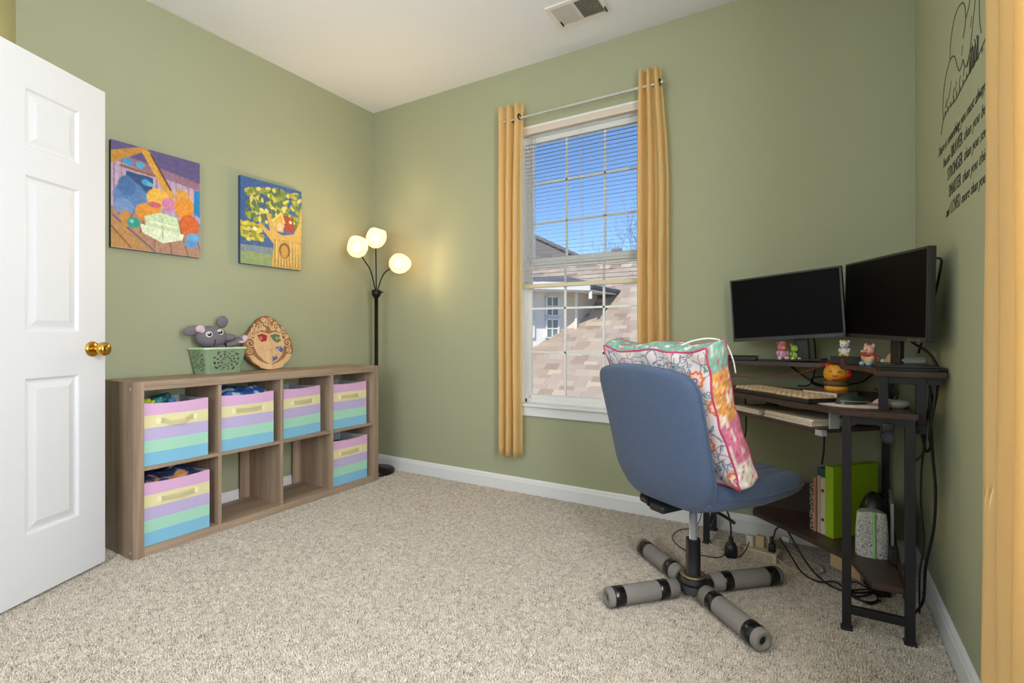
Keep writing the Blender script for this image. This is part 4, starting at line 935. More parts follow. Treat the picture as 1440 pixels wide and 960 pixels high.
# mouse pad and mouse, coasters
m_marb = mat('pink marble print', c(212, 184, 176), .7, var=.25, vscale=30)
b = MB(); b.lathe([(0, 0), (1, 0), (1, .0035), (0, .0035)], 48, Matrix.Translation((.108, 2.205, ZD)) @ Matrix.Diagonal((.118, .105, 1, 1)))
tag(obj('mouse_pad', b, m_marb), 'round pink marbled mouse pad under the dark green mouse', 'mouse pad')
ms = thing('computer_mouse', 'dark green computer mouse on the round pink pad', 'mouse', (.105, 2.20, ZD + .0035), math.radians(-150 + 180))
m_dg = mat('dark green plastic', c(44, 62, 52), .3)
b = MB()
def mf(u, v):
    a = u * 2 * PI; r = math.cos(v * PI / 2); return (.056 * r * math.cos(a), .031 * r * math.sin(a) * (1 - .12 * math.cos(a)), .033 * math.sin(v * PI / 2) * (1 + .15 * math.cos(a + PI) * r) )
b.grid(mf, 28, 8, closeu=True); bmesh.ops.remove_doubles(b.bm, verts=b.bm.verts[:], dist=1e-4); obj('shell', b, m_dg, ms)
b = MB(); b.tube([(-.052, -.014, .012), (-.02, -.031, .012), (.02, -.031, .011), (.05, -.014, .010)], .0012, 6); obj('trim_line', b, mat('pale green', c(150, 170, 150), .4), ms, label='pale green trim line')
b = MB(); b.cyl((.028, -.003, .027), (.028, .003, .027), .008, 12); obj('scroll_wheel', b, m_plas, ms)
b = MB()
b.grid(lambda u, v: (.205 + .036 * (u * 2 - 1), 2.275 + .030 * (v * 2 - 1), ZD + .001 + .022 * max(0, 1 - (u * 2 - 1) ** 2) * max(0, 1 - (v * 2 - 1) ** 2) * (1 + .5 * noise.noise(Vector((u * 6, v * 6, 0))))), 20, 20)
tag(obj('cleaning_cloth', b, m_marb, smooth=True), 'crumpled pale pink cloth behind the shelf post on the desk', 'cloth')
b = MB(); b.lathe([(0, 0), (.032, 0), (.042, .010), (.045, .024), (.042, .024), (.036, .010), (0, .006)], 24, Matrix.Translation((.225, 2.18, ZD)))
tag(obj('glass_dish', b, mat('clear dish', c(150, 150, 140), .15, spec=.8)), 'small clear dish at the right end of the desktop', 'dish')
nb = thing('notebook', 'pinkish brown notebook lying under the orange figurine', 'notebook', (.045, 2.50, ZD))
b = MB(); b.box(-.085, .075, -.055, .055, 0, .018, .001, Matrix.Translation((.045, 2.50, ZD)) @ Matrix.Rotation(math.radians(-40), 4, 'Z')); obj('cover', b, mat('mauve cover', c(128, 92, 84), .5), nb, True)
b = MB(); b.box(-.082, .072, -.057, .053, .002, .016, 0, Matrix.Translation((.045, 2.498, ZD)) @ Matrix.Rotation(math.radians(-40), 4, 'Z')); obj('pages', b, mat('paper'), nb, True)
b = MB(); b.box(-.04, .04, -.015, .015, 0, .008, .001, Matrix.Translation((.055, 2.335, ZD)) @ Matrix.Rotation(math.radians(-20), 4, 'Z')); tag(obj('sticky_note_pad', b, mat('yellow pad', c(214, 180, 110), .7)), 'small yellow note pad in front of the orange figurine', 'note pad')

# ------------------------------------------------------------------ figurines
def figurine(label, P, h, cb, ch, ce, cf, snout=None, crown=None, rz=0, extra=None, name='figurine'):
    t = thing(name, label, 'figurine', P, rz); k = h; M_ = lambda nm, cl: mat('fig ' + '%d %d %d' % tuple(int(x * 999) for x in cl[:3]), cl, .35)
    b = MB(); b.ball((0, 0, .27 * k), .24 * k, .22 * k, .27 * k); obj('body', b, M_('b', cb), t)
    b = MB(); b.ball((0, -.02 * k, .68 * k), .25 * k, .23 * k, .23 * k); hd = obj('head', b, M_('h', ch), t)
    for s in (-1, 1):
        b = MB(); b.ball((s * .19 * k, 0, .87 * k), .085 * k, .05 * k, .10 * k); obj('ear', b, M_('e', ce), t)
        b = MB(); b.ball((s * .23 * k, -.08 * k, .36 * k), .075 * k, .10 * k, .13 * k); obj('arm', b, M_('b', cb), t)
        b = MB(); b.ball((s * .17 * k, -.20 * k, .10 * k), .11 * k, .13 * k, .10 * k); obj('foot', b, M_('f', cf), t)
        b = MB(); b.ball((s * .09 * k, -.235 * k, .71 * k), .026 * k); obj('eye', b, mat('eye black'), hd)
    if snout:
        b = MB(); b.ball((0, -.24 * k, .62 * k), .10 * k, .09 * k * (2.2 if snout[3] == 2 else 1), .085 * k); obj('snout', b, M_('s', snout[:3] + (1,)), hd)
    if crown:
        b = MB(); b.lathe([(.15 * k, 0), (.17 * k, .10 * k), (.09 * k, .06 * k), (.02 * k, .16 * k), (0, .16 * k)], 12, Matrix.Translation((0, 0, .84 * k))); obj('crown', b, M_('c', crown), t)
    b = MB(); b.ball((0, .19 * k, .22 * k), .07 * k); obj('tail', b, M_('f', cf), t)
    return t
def cc(r, g, b, f=1): x = c(r, g, b); return (x[0], x[1], x[2], f)
figurine('pink and rainbow bear figurine on the raised shelf, left one of the pair', (-.138, 2.612, ZR + .006), .088, c(226, 170, 196), c(226, 120, 140), c(214, 100, 150), c(232, 200, 214), cc(236, 190, 80), c(230, 210, 200), rz=math.radians(20))
figurine('lime green dinosaur figurine beside the rainbow bear', (-.086, 2.606, ZR + .006), .078, c(160, 190, 70), c(168, 196, 74), c(150, 180, 60), c(206, 216, 140), cc(180, 204, 90), rz=math.radians(15))
figurine('small white figurine with a yellow crown on the little black box', (.095, 2.50, ZR + .031), .070, c(226, 224, 222), c(228, 228, 230), c(214, 214, 220), c(226, 196, 90), cc(226, 214, 206), c(232, 186, 50), rz=math.radians(-10))
g4 = figurine('peach coloured cow figurine with a red scarf at the front of the raised shelf', (.172, 2.40, ZR), .090, c(226, 176, 140), c(230, 180, 152), c(222, 168, 150), c(150, 190, 200), cc(232, 176, 160, 2), rz=math.radians(-50))
b = MB(); b.ball((.08 * 1, .02, .026), .022, .020, .026); obj('pouch', b, mat('tan toy', c(196, 150, 90), .6), g4)
b = MB(); b.tube([(-.02, -.016, .045), (0, -.022, .042), (.02, -.012, .044), (.028, .006, .040), (.034, .01, .026)], .005, 6); obj('scarf', b, mat('red toy', c(190, 60, 50), .5), g4)
eg = thing('figurine', 'round orange-yellow smiling figurine with red bows on the desktop', 'figurine', (.066, 2.505, ZD + .018), math.radians(-8))
m_or = mat('orange toy', c(232, 160, 36), .35, var=.12, vscale=30)
b = MB(); b.lathe([(0, 0), (.040, 0), (.043, .008), (.043, .018), (.040, .022), (0, .022)], 28); obj('stand', b, m_or, eg)
b = MB(); b.lathe([(.040, .022), (.0455, .026), (.0455, .038), (.042, .042)], 28); obj('belt', b, mat('olive band', c(96, 84, 52), .6), eg, label='olive band round the base')
b = MB(); b.ball((0, 0, .072), .047, .045, .044, seg=28); obj('body', b, m_or, eg)
b = MB()
for s in (-1, 1): b.tube([(s * .018 - .008, -.0425, .080), (s * .018, -.0435, .086), (s * .018 + .008, -.0425, .080)], .0012, 5)
b.tube([(-.008, -.0448, .068), (0, -.0455, .064), (.008, -.0448, .068)], .0012, 5); obj('painted_face', b, mat('eye black'), eg)
m_red = mat('red toy'); b = MB(); b.ball((.042, -.012, .084), .014, .012, .016); b.ball((.046, -.008, .070), .012, .012, .014); obj('bow', b, mat('bow red', c(214, 44, 40), .35), eg)
b = MB(); b.ball((-.032, -.006, .105), .009, .008, .010); obj('ear', b, mat('bow red'), eg)
b = MB(); b.tube([(-.010, -.043, .052), (.012, -.046, .056), (.034, -.034, .060), (.044, -.016, .060)], .006, 8); obj('arm', b, mat('arm red', c(206, 88, 34), .4), eg)

# ------------------------------------------------------------------ things on the raised shelf
rt = thing('slim_box', 'slim black device box at the left end of the raised shelf', 'device', (-.355, 2.66, ZR))
b = MB(); b.box(-.445, -.245, 2.60, 2.71, ZR, ZR + .016, .003); obj('case', b, m_plas, rt, True)
b = MB(); b.cyl((-.43, 2.615, ZR + .020), (-.235, 2.615, ZR + .020), .0045, 10); tag(obj('pen', b, m_plas), 'thin black pen lying on the slim black box', 'pen')
b = MB(); b.box(-.24, -.03, 2.60, 2.70, ZR, ZR + .005, .002); tag(obj('black_mat', b, m_plas), 'thin black mat under the two bear and dinosaur figurines', 'mat')
bb = thing('small_box', 'small black box with red tag at the bend of the raised shelf', 'box', (.095, 2.50, ZR))
b = MB(); b.box(.045, .148, 2.475, 2.53, ZR, ZR + .031, .002); obj('case', b, m_plas, bb, True)
b = MB(); b.box(.080, .092, 2.4725, 2.4755, ZR - .001, ZR + .024, .001); obj('tag', b, mat('dark red', c(120, 30, 26), .5), bb, True, label='dark red tag')
lp = thing('laptop', 'closed thin black laptop on the right end of the raised shelf', 'laptop', (.255, 2.24, ZR))
b = MB(); b.box(.178, .335, 2.10, 2.36, ZR, ZR + .010, .002); obj('base', b, m_plas, lp, True)
b = MB(); b.box(.178, .335, 2.10, 2.36, ZR + .011, ZR + .018, .002); obj('lid', b, mat('laptop lid', c(40, 44, 42), .35), lp, True)
def marker(lab, p, q, r, cl):
    p, q = Vector(p), Vector(q); t = thing('marker_pen', lab, 'marker', tuple(p)); d_ = (q - p)
    b = MB(); b.cyl(p, p + d_ * .72, r, 14); obj('barrel', b, mat('marker white', c(196, 200, 196), .35), t, True)
    b = MB(); b.cyl(p + d_ * .73, q, r * 1.08, 14, r * .9); obj('cap', b, mat('cap' + lab[:9], cl, .35), t, True)
marker('thick white marker lying on the closed laptop', (.325, 2.325, ZR + .030), (.252, 2.275, ZR + .030), .011, c(178, 192, 188))
marker('small lavender pen lying left of the thick white marker', (.205, 2.34, ZR + .024), (.245, 2.365, ZR + .024), .006, c(230, 228, 228))

# ------------------------------------------------------------------ monitors
m_scr = mat('black screen', c(2, 2, 3), .5, spec=.08); m_bez = mat('dark grey bezel', c(44, 43, 44), .45); m_bez2 = mat('bezel edge', c(92, 92, 90), .4)
def monitor(label, A, B, h, sx=0):
    A, B = Vector(A), Vector(B); wd = (B - A).length; ctr = (A + B) / 2; X = (B - A).normalized(); Z = Vector((0, 0, 1)); Z = (Z - X * Z.dot(X)).normalized(); Y = Z.cross(X)   # Y points behind screen
    M_ = Matrix((X, Y, Z)).transposed().to_4x4(); M_.translation = ctr
    t = thing('monitor', label, 'monitor', tuple(ctr)); t.rotation_euler = M_.to_euler()
    b = MB(); b.box(-wd / 2, wd / 2, .002, .022, -h / 2, h / 2, .003); b.box(-wd * .36, wd * .36, .02, .046, -h * .34, h * .34, .008); obj('housing', b, m_bez, t)
    e = .007; b = MB(); b.box(-wd / 2, wd / 2, -.001, .003, -h / 2, -h / 2 + .016); b.box(-wd / 2, wd / 2, -.001, .003, h / 2 - e, h / 2); b.box(-wd / 2, -wd / 2 + e, -.001, .003, -h / 2, h / 2); b.box(wd / 2 - e, wd / 2, -.001, .003, -h / 2, h / 2); obj('bezel', b, m_bez, t)
    b = MB(); b.box(-wd / 2 + e, wd / 2 - e, -.0005, .0015, -h / 2 + .016, h / 2 - e); obj('screen', b, m_scr, t, label='switched-off black screen')
    for k in range(5): b = MB(); b.box(wd / 2 - .045 - k * .014, wd / 2 - .039 - k * .014, -.003, 0, -h / 2 + .004, -h / 2 + .009); obj('button', b, m_bez2, t)
    # stand in world space
    c0 = ctr + Y * .060; bz = ZR
    b = MB(); b.box(sx - .030, sx + .030, .048, .066, -(ctr.z - bz) + .008, .04, .004); obj('stand_neck', b, m_plas, t)
    b = MB(); b.box(sx - .085, sx + .085, .022, .105, -(ctr.z - bz) + .0005, -(ctr.z - bz) + .010, .003); obj('stand_base', b, m_plas, t)
    return t, M_
mo1, M1 = monitor('left black monitor on the raised shelf, facing the chair', (-.352, 2.625, 1.098), (.090, 2.490, 1.126), .293, .045)
mo2, M2 = monitor('right black monitor angled along the right wall', (.098, 2.535, 1.128), (.291, 2.005, 1.110), .300, .0)

# ------------------------------------------------------------------ low shelf contents
def book(label, cat, P, ang, th, depth, h, m, name='book', spine=None, pages=True, extra=None):
    t = thing(name, label, cat, P, ang)     # local: spine at x=0..th facing -y, runs to +y
    b = MB(); b.box(0, th, 0, depth, 0, h, .0015); obj('cover', b, m, t)
    if pages: b = MB(); b.box(.002, th - .002, .003, depth + .001, h - .002, h + .0006); obj('pages', b, mat('paper'), t)
    return t
AB = math.atan2(.76, .65) - PI / 2
m_lime = mat('lime box', c(150, 188, 24), .45)
bd = book('tall lime green binder box standing on the low desk shelf', 'binder', (.026, 2.447, ZL), AB, .036, .25, .287, m_lime, 'binder', pages=False)
bx = Vector((math.cos(AB), math.sin(AB), 0)); by = Vector((-math.sin(AB), math.cos(AB), 0))
P0 = Vector((.026, 2.447, ZL))
m_cream = mat('cream cover', c(206, 196, 172), .7); 
t = book('cream book with two brown rings, left of the lime binder', 'book', tuple(P0 - bx * .026 + by * .004), AB, .023, .16, .232, m_cream)
for z in (.06, .18): b = MB(); b.cyl((.012, -.003, z), (.012, .0, z), .006, 12); obj('ring', b, mat('ring brown', c(70, 54, 34), .5), t)
t = book('pale spiral notebook next to the cream book', 'notebook', tuple(P0 - bx * .040 + by * .004), AB, .012, .15, .236, mat('pale pink cover', c(196, 180, 168), .7), 'notebook')
t = book('orange-pink spiral notebook on the low shelf', 'notebook', tuple(P0 - bx * .056 + by * .0), AB, .012, .15, .222, mat('salmon cover', c(206, 140, 110), .7), 'notebook')
for k in range(18): b = MB(); b.tube([(.000, .004, .012 + k * .0115), (.006, -.005, .012 + k * .0115), (.012, .004, .014 + k * .0115)], .0012, 5, n=3); obj('spiral_ring', b, mat('wire salmon', c(214, 160, 130), .4), t)
m_spk = mat('speckled cover', c(120, 120, 120), .7); n = m_spk.node_tree; v_ = n.nodes.new('ShaderNodeTexNoise'); v_.inputs['Scale'].default_value = 160; r_ = n.nodes.new('ShaderNodeValToRGB'); r_.color_ramp.interpolation = 'CONSTANT'; r_.color_ramp.elements[0].color = c(24, 24, 26); r_.color_ramp.elements[1].color = c(196, 194, 190); r_.color_ramp.elements[1].position = .52; tc = n.nodes.new('ShaderNodeTexCoord'); n.links.new(tc.outputs['Object'], v_.inputs[0]); n.links.new(v_.outputs[0], r_.inputs[0]); n.links.new(r_.outputs[0], n.nodes['Principled BSDF'].inputs[0])
book('black and white speckled composition notebook, leftmost on the low shelf', 'notebook', tuple(P0 - bx * .082 + by * .01), AB, .022, .16, .19, m_spk, 'notebook')
b = MB(); b.box(-.045, .0, .01, .12, .2335 + .0, .268, .002); o = obj('teal_box', b, mat('teal card', c(34, 84, 78), .5)); o.location = P0 - bx * .001; o.rotation_euler = (0, 0, AB); tag(o, 'flat teal box lying on top of the notebooks by the lime binder', 'box')
pc = thing('zip_pouch', 'small blue floral zip pouch with green zip on the low shelf', 'pouch', (.172, 2.322, ZL), math.radians(8))
pp = Paint(90, 110, c(196, 196, 186)); r_ = random.Random(5)
for k in range(700): x, y = r_.random(), r_.random(); pp.ell(x, y, r_.uniform(.012, .03), r_.uniform(.008, .02), r_.choice([c(96, 116, 166), c(70, 90, 150), c(150, 176, 130), c(220, 214, 200), c(190, 150, 150), c(226, 222, 214)]), r_.uniform(0, 3), .3)
b = MB()
def pf_(u, v):
    x, z = u * 2 - 1, v; e = max(0, 1 - abs(x) ** 3) ** .5
    return ((x * .052) * (1 - .12 * z ** 3), -.032 * e * (1 - .25 * z) - .002, .168 * z * (1 - .06 * x * x))
b.grid(pf_, 89, 109); o = obj('front', b, vcol('pouch print', .8, .3, 300), pc, smooth=True); setcol(o, pp.flat())
b = MB(); b.grid(lambda u, v: (pf_(u, v)[0], -pf_(u, v)[1] - .003, pf_(u, v)[2]), 30, 30); b.grid(lambda u, v: (pf_(u, 1)[0], pf_(u, 1)[1] * (1 - 2 * v) - .003 * v, pf_(u, 1)[2]), 30, 3); obj('back', b, mat('pouch back', c(150, 156, 150), .8), pc)
b = MB(); b.tube([Vector(pf_(.52, k / 12)) + Vector((0, -.001, 0)) for k in range(13)], .0055, 6, n=2); obj('zip', b, mat('zip green', c(150, 200, 130), .6), pc, label='light green zip')
fo = book('grey folder standing behind the floral pouch', 'folder', (.232, 2.345, ZL), math.radians(-4), .010, .22, .195, mat('grey folder', c(150, 152, 158), .5), 'folder', pages=False)
b = MB(); b.grid(lambda u, v: ((lambda t, p, k: (.185 + .046 * k * math.cos(t) * math.cos(p), 2.425 + .055 * k * math.sin(t) * math.cos(p), ZL + .105 + .107 * math.sin(p)))(2 * PI * u, PI * (v - .5), 1 + .14 * noise.noise(Vector((math.cos(2 * PI * u) * 2, math.sin(2 * PI * u) * 2, v * 4))))), 32, 18, closeu=True); bmesh.ops.remove_doubles(b.bm, verts=b.bm.verts[:], dist=1e-4)
tag(obj('black_bag', b, m_plas), 'black bag slumped behind the floral pouch on the low shelf', 'bag')
b = MB(); b.box(.222, .242, 2.25, 2.30, ZL, ZL + .055, .004); o = tag(obj('charger', b, m_plas), 'black charger block at the right end of the low shelf', 'charger')
b = MB(); b.box(0, .05, 0, .11, 0, .034, .006, Matrix.Translation((.19, 2.345, 0)) @ Matrix.Rotation(math.radians(20), 4, 'Z')); tag(obj('power_brick', b, m_plas), 'black power brick on the carpet under the desk', 'power adapter')

# ------------------------------------------------------------------ power strip and plugs
ps = thing('power_strip', 'beige power strip with plugs on the carpet under the desk', 'power strip', (-.21, 2.52, 0), math.radians(-12))
m_be = mat('beige plastic', c(196, 184, 160), .5)
b = MB(); b.box(-.068, .068, -.045, .045, 0, .038, .004); obj('housing', b, m_be, ps)
for k in range(3): b = MB(); b.box(-.050 + k * .038, -.022 + k * .038, -.0465, -.0445, .006, .03); obj('socket_plate', b, mat('beige plastic2', c(180, 168, 146), .5), ps)
for x0, x1, y, h, cl, lab in ((-.064, -.036, -.02, .046, c(214, 206, 190), 'white plug adapter at the left of the power strip'), (-.030, .006, -.005, .050, c(196, 176, 140), 'tan plug adapter in the middle of the power strip'), (.012, .022, .02, .044, c(206, 190, 156), 'narrow cream plug on the power strip')):
    b = MB(); b.box(x0, x1, y, y + .03, .038, .038 + h, .003); o = obj('plug_adapter', b, mat('plug' + lab[:6], cl, .5)); o.location = ps.location; o.rotation_euler = ps.rotation_euler; tag(o, lab, 'plug')
b = MB(); b.box(.030, .056, -.03, -.004, .038, .075, .005); b.cyl((.043, -.017, .07), (.043, -.017, .105), .008, 10, .005); o = obj('black_plug', b, m_plas); o.location = ps.location; o.rotation_euler = ps.rotation_euler; tag(o, 'black plug in the right end of the power strip', 'plug')
b = MB(); b.lathe([(0, 0), (.024, 0), (.028, .006), (.027, .042), (.019, .062), (.012, .068), (.009, .088), (0, .088)], 18); o = obj('cord_switch', b, m_plas); o.location = (-.331, 2.445, 0.0); tag(o, 'black inline cord switch standing on the carpet beneath the chair seat', 'switch')
o2 = MB(); o2.box(.0, .030, 0, .012, 0, .022, .002, Matrix.Translation((-.135, 2.55, .075)) @ Matrix.Rotation(-.4, 4, 'Z')); tag(obj('cable_tag', o2, mat('tag clear', c(214, 210, 196), .4)), 'small clear cable clip above the power strip', 'clip')

# ------------------------------------------------------------------ cables
m_cab = mat('black cable', c(22, 22, 24), .45); m_cabw = mat('cream cable', c(196, 184, 156), .5); m_cabr = mat('red cable', c(150, 48, 40), .5)
def cable(label, pts, r=.003, m=m_cab):
    b = MB(); b.tube(pts, r, 7, n=7); return tag(obj('cable', b, m), label, 'cable')
cable('thin dark cord looping on the carpet from the black inline switch', [(-.331, 2.44, .06), (-.36, 2.40, .012), (-.42, 2.38, .006), (-.52, 2.40, .006), (-.60, 2.50, .006), (-.60, 2.62, .006), (-.52, 2.70, .03), (-.49, 2.72, .20)], .0022)
cable('thin dark cord from the inline switch to the power strip', [(-.331, 2.445, .012), (-.30, 2.44, .006), (-.275, 2.47, .03), (-.262, 2.49, .065)], .0022)
cable('black cord rising from the inline switch to the desk', [(-.331, 2.445, .088), (-.332, 2.45, .13), (-.345, 2.48, .17), (-.38, 2.58, .20), (-.40, 2.69, .30), (-.40, 2.72, .60), (-.38, 2.74, .75)], .004)
cable('cream extension cord looping left of the power strip', [(-.265, 2.53, .02), (-.33, 2.58, .006), (-.42, 2.60, .006), (-.44, 2.54, .006), (-.38, 2.50, .006), (-.30, 2.60, .006), (-.22, 2.66, .006), (-.12, 2.66, .006), (-.05, 2.58, .006)], .0035, m_cabw)
cable('cream cord looping right of the power strip', [(-.15, 2.48, .02), (-.10, 2.44, .006), (-.03, 2.43, .006), (.02, 2.47, .006), (.0, 2.53, .006), (-.08, 2.57, .006)], .003, m_cabw)
cable('black cord arching from the black plug down towards the power brick', [(-.166, 2.494, .10), (-.155, 2.50, .14), (-.12, 2.49, .155), (-.07, 2.44, .09), (-.01, 2.38, .03), (.06, 2.33, .008), (.14, 2.34, .008), (.20, 2.37, .02)], .004)
cable('second black cord trailing beside the first to the power brick', [(-.145, 2.545, .085), (-.11, 2.51, .05), (-.06, 2.42, .01), (.0, 2.36, .007), (.06, 2.36, .02), (.12, 2.30, .007), (.20, 2.36, .02)], .0035)
cable('coiled black cord left of the power brick', [(.19, 2.37, .02), (.14, 2.37, .007), (.10, 2.33, .007), (.12, 2.28, .007), (.17, 2.28, .007), (.19, 2.33, .012), (.13, 2.40, .02), (.09, 2.36, .012), (.11, 2.30, .012), (.16, 2.26, .007), (.20, 2.31, .01)], .003)
cable('red cord strung across the desk back above the keyboard', [(-.42, 2.74, .76), (-.34, 2.62, .79), (-.24, 2.56, .792), (-.14, 2.54, .80), (-.03, 2.50, .835), (.03, 2.47, .868), (.06, 2.47, .872)], .002, m_cabr)
cable('black cord behind the desk dropping from the left monitor', [(-.06, 2.66, 1.02), (-.02, 2.68, .98), (-.01, 2.69, .92), (-.01, 2.70, .84), (-.03, 2.71, .76), (-.08, 2.715, .75)], .0035)
cable('black loop of cable behind the orange figurine', [(-.12, 2.72, .85), (-.06, 2.71, .80), (0, 2.69, .765), (.06, 2.67, .775), (.04, 2.66, .80), (-.02, 2.68, .79), (-.01, 2.70, .76), (.07, 2.70, .752), (.12, 2.62, .775), (.16, 2.50, .80), (.19, 2.40, .846)], .004)
cable('black wire coil on the desktop right of the pink cloth', [(.19, 2.40, .78), (.21, 2.37, .765), (.235, 2.33, .745), (.25, 2.33, .77), (.235, 2.36, .78), (.21, 2.38, .76), (.245, 2.40, .742)], .004)
cable('thick black cord from the right monitor to the wall corner of the desk', [(.265, 2.32, .98), (.30, 2.28, .95), (.33, 2.24, .92), (.345, 2.20, .88), (.345, 2.16, .872)], .0045)
cable('black cord behind the right monitor looping to the wall', [(.24, 2.33, 1.22), (.30, 2.25, 1.235), (.345, 2.18, 1.24), (.348, 2.18, 1.20), (.335, 2.24, 1.08), (.31, 2.32, .92)], .004)
cable('thin black wire down the left wall side of the desk', [(-.395, 2.66, .848), (-.395, 2.67, .80), (-.385, 2.69, .76), (-.36, 2.72, .745)], .002)
cable('black cord hanging below the tray to the low shelf', [(.02, 2.60, .70), (.025, 2.60, .60), (.022, 2.60, .48), (.015, 2.61, .42)], .004)
cable('black cord bowing below the left of the keyboard tray', [(-.30, 2.66, .72), (-.295, 2.67, .60), (-.30, 2.68, .50), (-.34, 2.69, .38)], .004)
hb = [[(.300, 2.14, .83), (.302, 2.15, .76), (.300, 2.14, .68), (.296, 2.13, .60), (.27, 2.12, .57), (.255, 2.14, .575)],
      [(.312, 2.12, .83), (.31, 2.12, .76), (.305, 2.13, .70), (.302, 2.14, .62), (.296, 2.15, .55), (.295, 2.16, .42), (.305, 2.17, .30), (.295, 2.18, .18), (.30, 2.22, .03)],
      [(.325, 2.11, .83), (.322, 2.11, .77), (.315, 2.12, .71), (.318, 2.13, .66), (.325, 2.15, .58), (.335, 2.17, .46), (.332, 2.19, .33), (.315, 2.21, .2), (.31, 2.22, .08), (.29, 2.24, .02)],
      [(.335, 2.13, .83), (.330, 2.13, .78), (.32, 2.12, .73), (.312, 2.12, .66), (.318, 2.14, .62), (.308, 2.15, .60), (.296, 2.13, .64), (.288, 2.14, .70)],
      [(.318, 2.16, .83), (.322, 2.15, .78), (.316, 2.13, .74), (.305, 2.12, .71), (.296, 2.12, .73), (.292, 2.13, .76)]]
for k, (pts, lab) in enumerate(zip(hb, ('black cable behind the right desk leg ending in a short hook', 'long thin black cable hanging behind the right desk leg to the floor', 'thick black cable bowing out along the right wall to the baseboard', 'black cable twisted in the bundle under the raised shelf end', 'short black cable loop high in the bundle under the raised shelf end'))): cable(lab, pts, (.0035, .003, .0045, .004, .0035)[k])
b = MB(); b.box(.30, .358, 2.118, 2.15, ZR - .0, ZR + .012, .003); tag(obj('cable_plug', b, m_plas), 'flat black plug at the wall end of the raised shelf', 'plug')

# ------------------------------------------------------------------ outside the window
m_sh = bpy.data.materials.new('shingle'); m_sh.use_nodes = True; n = m_sh.node_tree; p = n.nodes['Principled BSDF']; p.inputs['Roughness'].default_value = .95
oi = n.nodes.new('ShaderNodeObjectInfo'); at = n.nodes.new('ShaderNodeAttribute'); at.attribute_name = 'rnd'; ad = n.nodes.new('ShaderNodeMath'); ad.operation = 'ADD'; fr_ = n.nodes.new('ShaderNodeMath'); fr_.operation = 'FRACT'
r = n.nodes.new('ShaderNodeValToRGB'); cols = [(0, c(168, 146, 130)), (.3, c(204, 184, 164)), (.6, c(188, 170, 156)), (.8, c(216, 196, 172)), (1, c(160, 144, 134))]
while len(r.color_ramp.elements) < 5: r.color_ramp.elements.new(.5)
for e, (ps_, cl) in zip(r.color_ramp.elements, cols): e.position = ps_; e.color = cl
nz = n.nodes.new('ShaderNodeTexNoise'); nz.inputs['Scale'].default_value = 40; mxx = n.nodes.new('ShaderNodeMix'); mxx.data_type = 'RGBA'; mxx.blend_type = 'MULTIPLY'; mxx.inputs[0].default_value = .35
n.links.new(oi.outputs['Random'], ad.inputs[0]); n.links.new(at.outputs['Fac'], ad.inputs[1]); n.links.new(ad.outputs[0], fr_.inputs[0]); n.links.new(fr_.outputs[0], r.inputs[0]); n.links.new(r.outputs[0], mxx.inputs[6]); n.links.new(nz.outputs[0], mxx.inputs[7]); n.links.new(mxx.outputs[2], p.inputs['Base Color'])
RIDY, RIDZ, SL = 12.0, 2.77, .70
zr = lambda y: RIDZ - SL * (RIDY - y)
roof = thing('shingled_roof', 'tan shingled roof slope filling the lower window', 'roof', (-4, 9, zr(9))); roof['category'] = 'roof'
m_deck = mat('roof deck', c(150, 132, 120), .95)
b = MB(); A = [b.bm.verts.new(v) for v in ((-9, 3.6, zr(3.6) - .01), (2.5, 3.6, zr(3.6) - .01), (2.5, RIDY, RIDZ - .01), (-9, RIDY, RIDZ - .01))]; b.bm.faces.new(A)
bmesh.ops.solidify(b.bm, geom=b.bm.faces[:], thickness=.12)
obj('roof_deck', b, m_deck, roof, True)
ang = math.atan(SL); EXP = .145; tw = .27
sl = None; far = MB(); rl = far.bm.verts.layers.float.new('rnd'); cnt = 0
rows_n = int((RIDY - 4.0) / math.cos(ang) / EXP)
def cam_px(x, y, z):
    a = math.atan(430 / 717); d_ = -math.sin(a) * x + math.cos(a) * y; return 720 + 717 * (math.cos(a) * x + math.sin(a) * y) / d_, 471 - 717 * (z - .985) / d_
rr = random.Random(11); tabs = []
for j in range(rows_n):
    y = 4.0 + j * EXP * math.cos(ang); off = (j % 2) * tw / 2 + rr.uniform(0, .1)
    for i in range(-30, 12):
        x = i * tw + off; px_, py_ = cam_px(x, y, zr(y))
        if x < -8.9 or x > 2.4: continue
        tabs.append((x, y, rr.uniform(.86, .92), rr.random(), rr.uniform(0, .004), not (715 < px_ < 915 and 375 < py_ < 600)))
tabs.sort(key=lambda q: (q[5], q[1]))
for x, y, wv, rd, dz, _ in tabs:
    if sl is None:
        b = MB(); b.box(-tw / 2 + .001, tw / 2 - .001, 0, EXP * 1.25, 0, .012); sl = obj('shingle', b, m_sh, roof)
    P_ = Vector((x, y, zr(y) + .002 + dz)) - roof.location
    if cnt < 290:
        o = sl if cnt == 0 else dup(sl, roof); o.location = P_; o.rotation_euler = (ang, 0, 0); o.scale = (wv + .12, 1, 1)
    else:
        q = far.bm.verts[:].__len__(); Mx = Matrix.Translation((x, y, zr(y) + .002 + dz)) @ Matrix.Rotation(ang, 4, 'X'); r8 = bmesh.ops.create_cube(far.bm, size=1)['verts']
        bmesh.ops.transform(far.bm, matrix=Mx @ Matrix.Translation((0, EXP * .62, .0045)) @ Matrix.Diagonal((tw * .98 * (wv + .12), EXP * 1.25, .009, 1)), verts=r8)
        for v in r8: v[rl] = rd
    cnt += 1
o = obj('shingle_courses', far, m_sh, roof, True); o['kind'] = 'stuff'
b = MB(); b.tube([(-9, RIDY, RIDZ + .0), (2.5, RIDY, RIDZ + .0)], .05, 6, smooth=False); obj('ridge_cap', b, m_sh, roof, True)
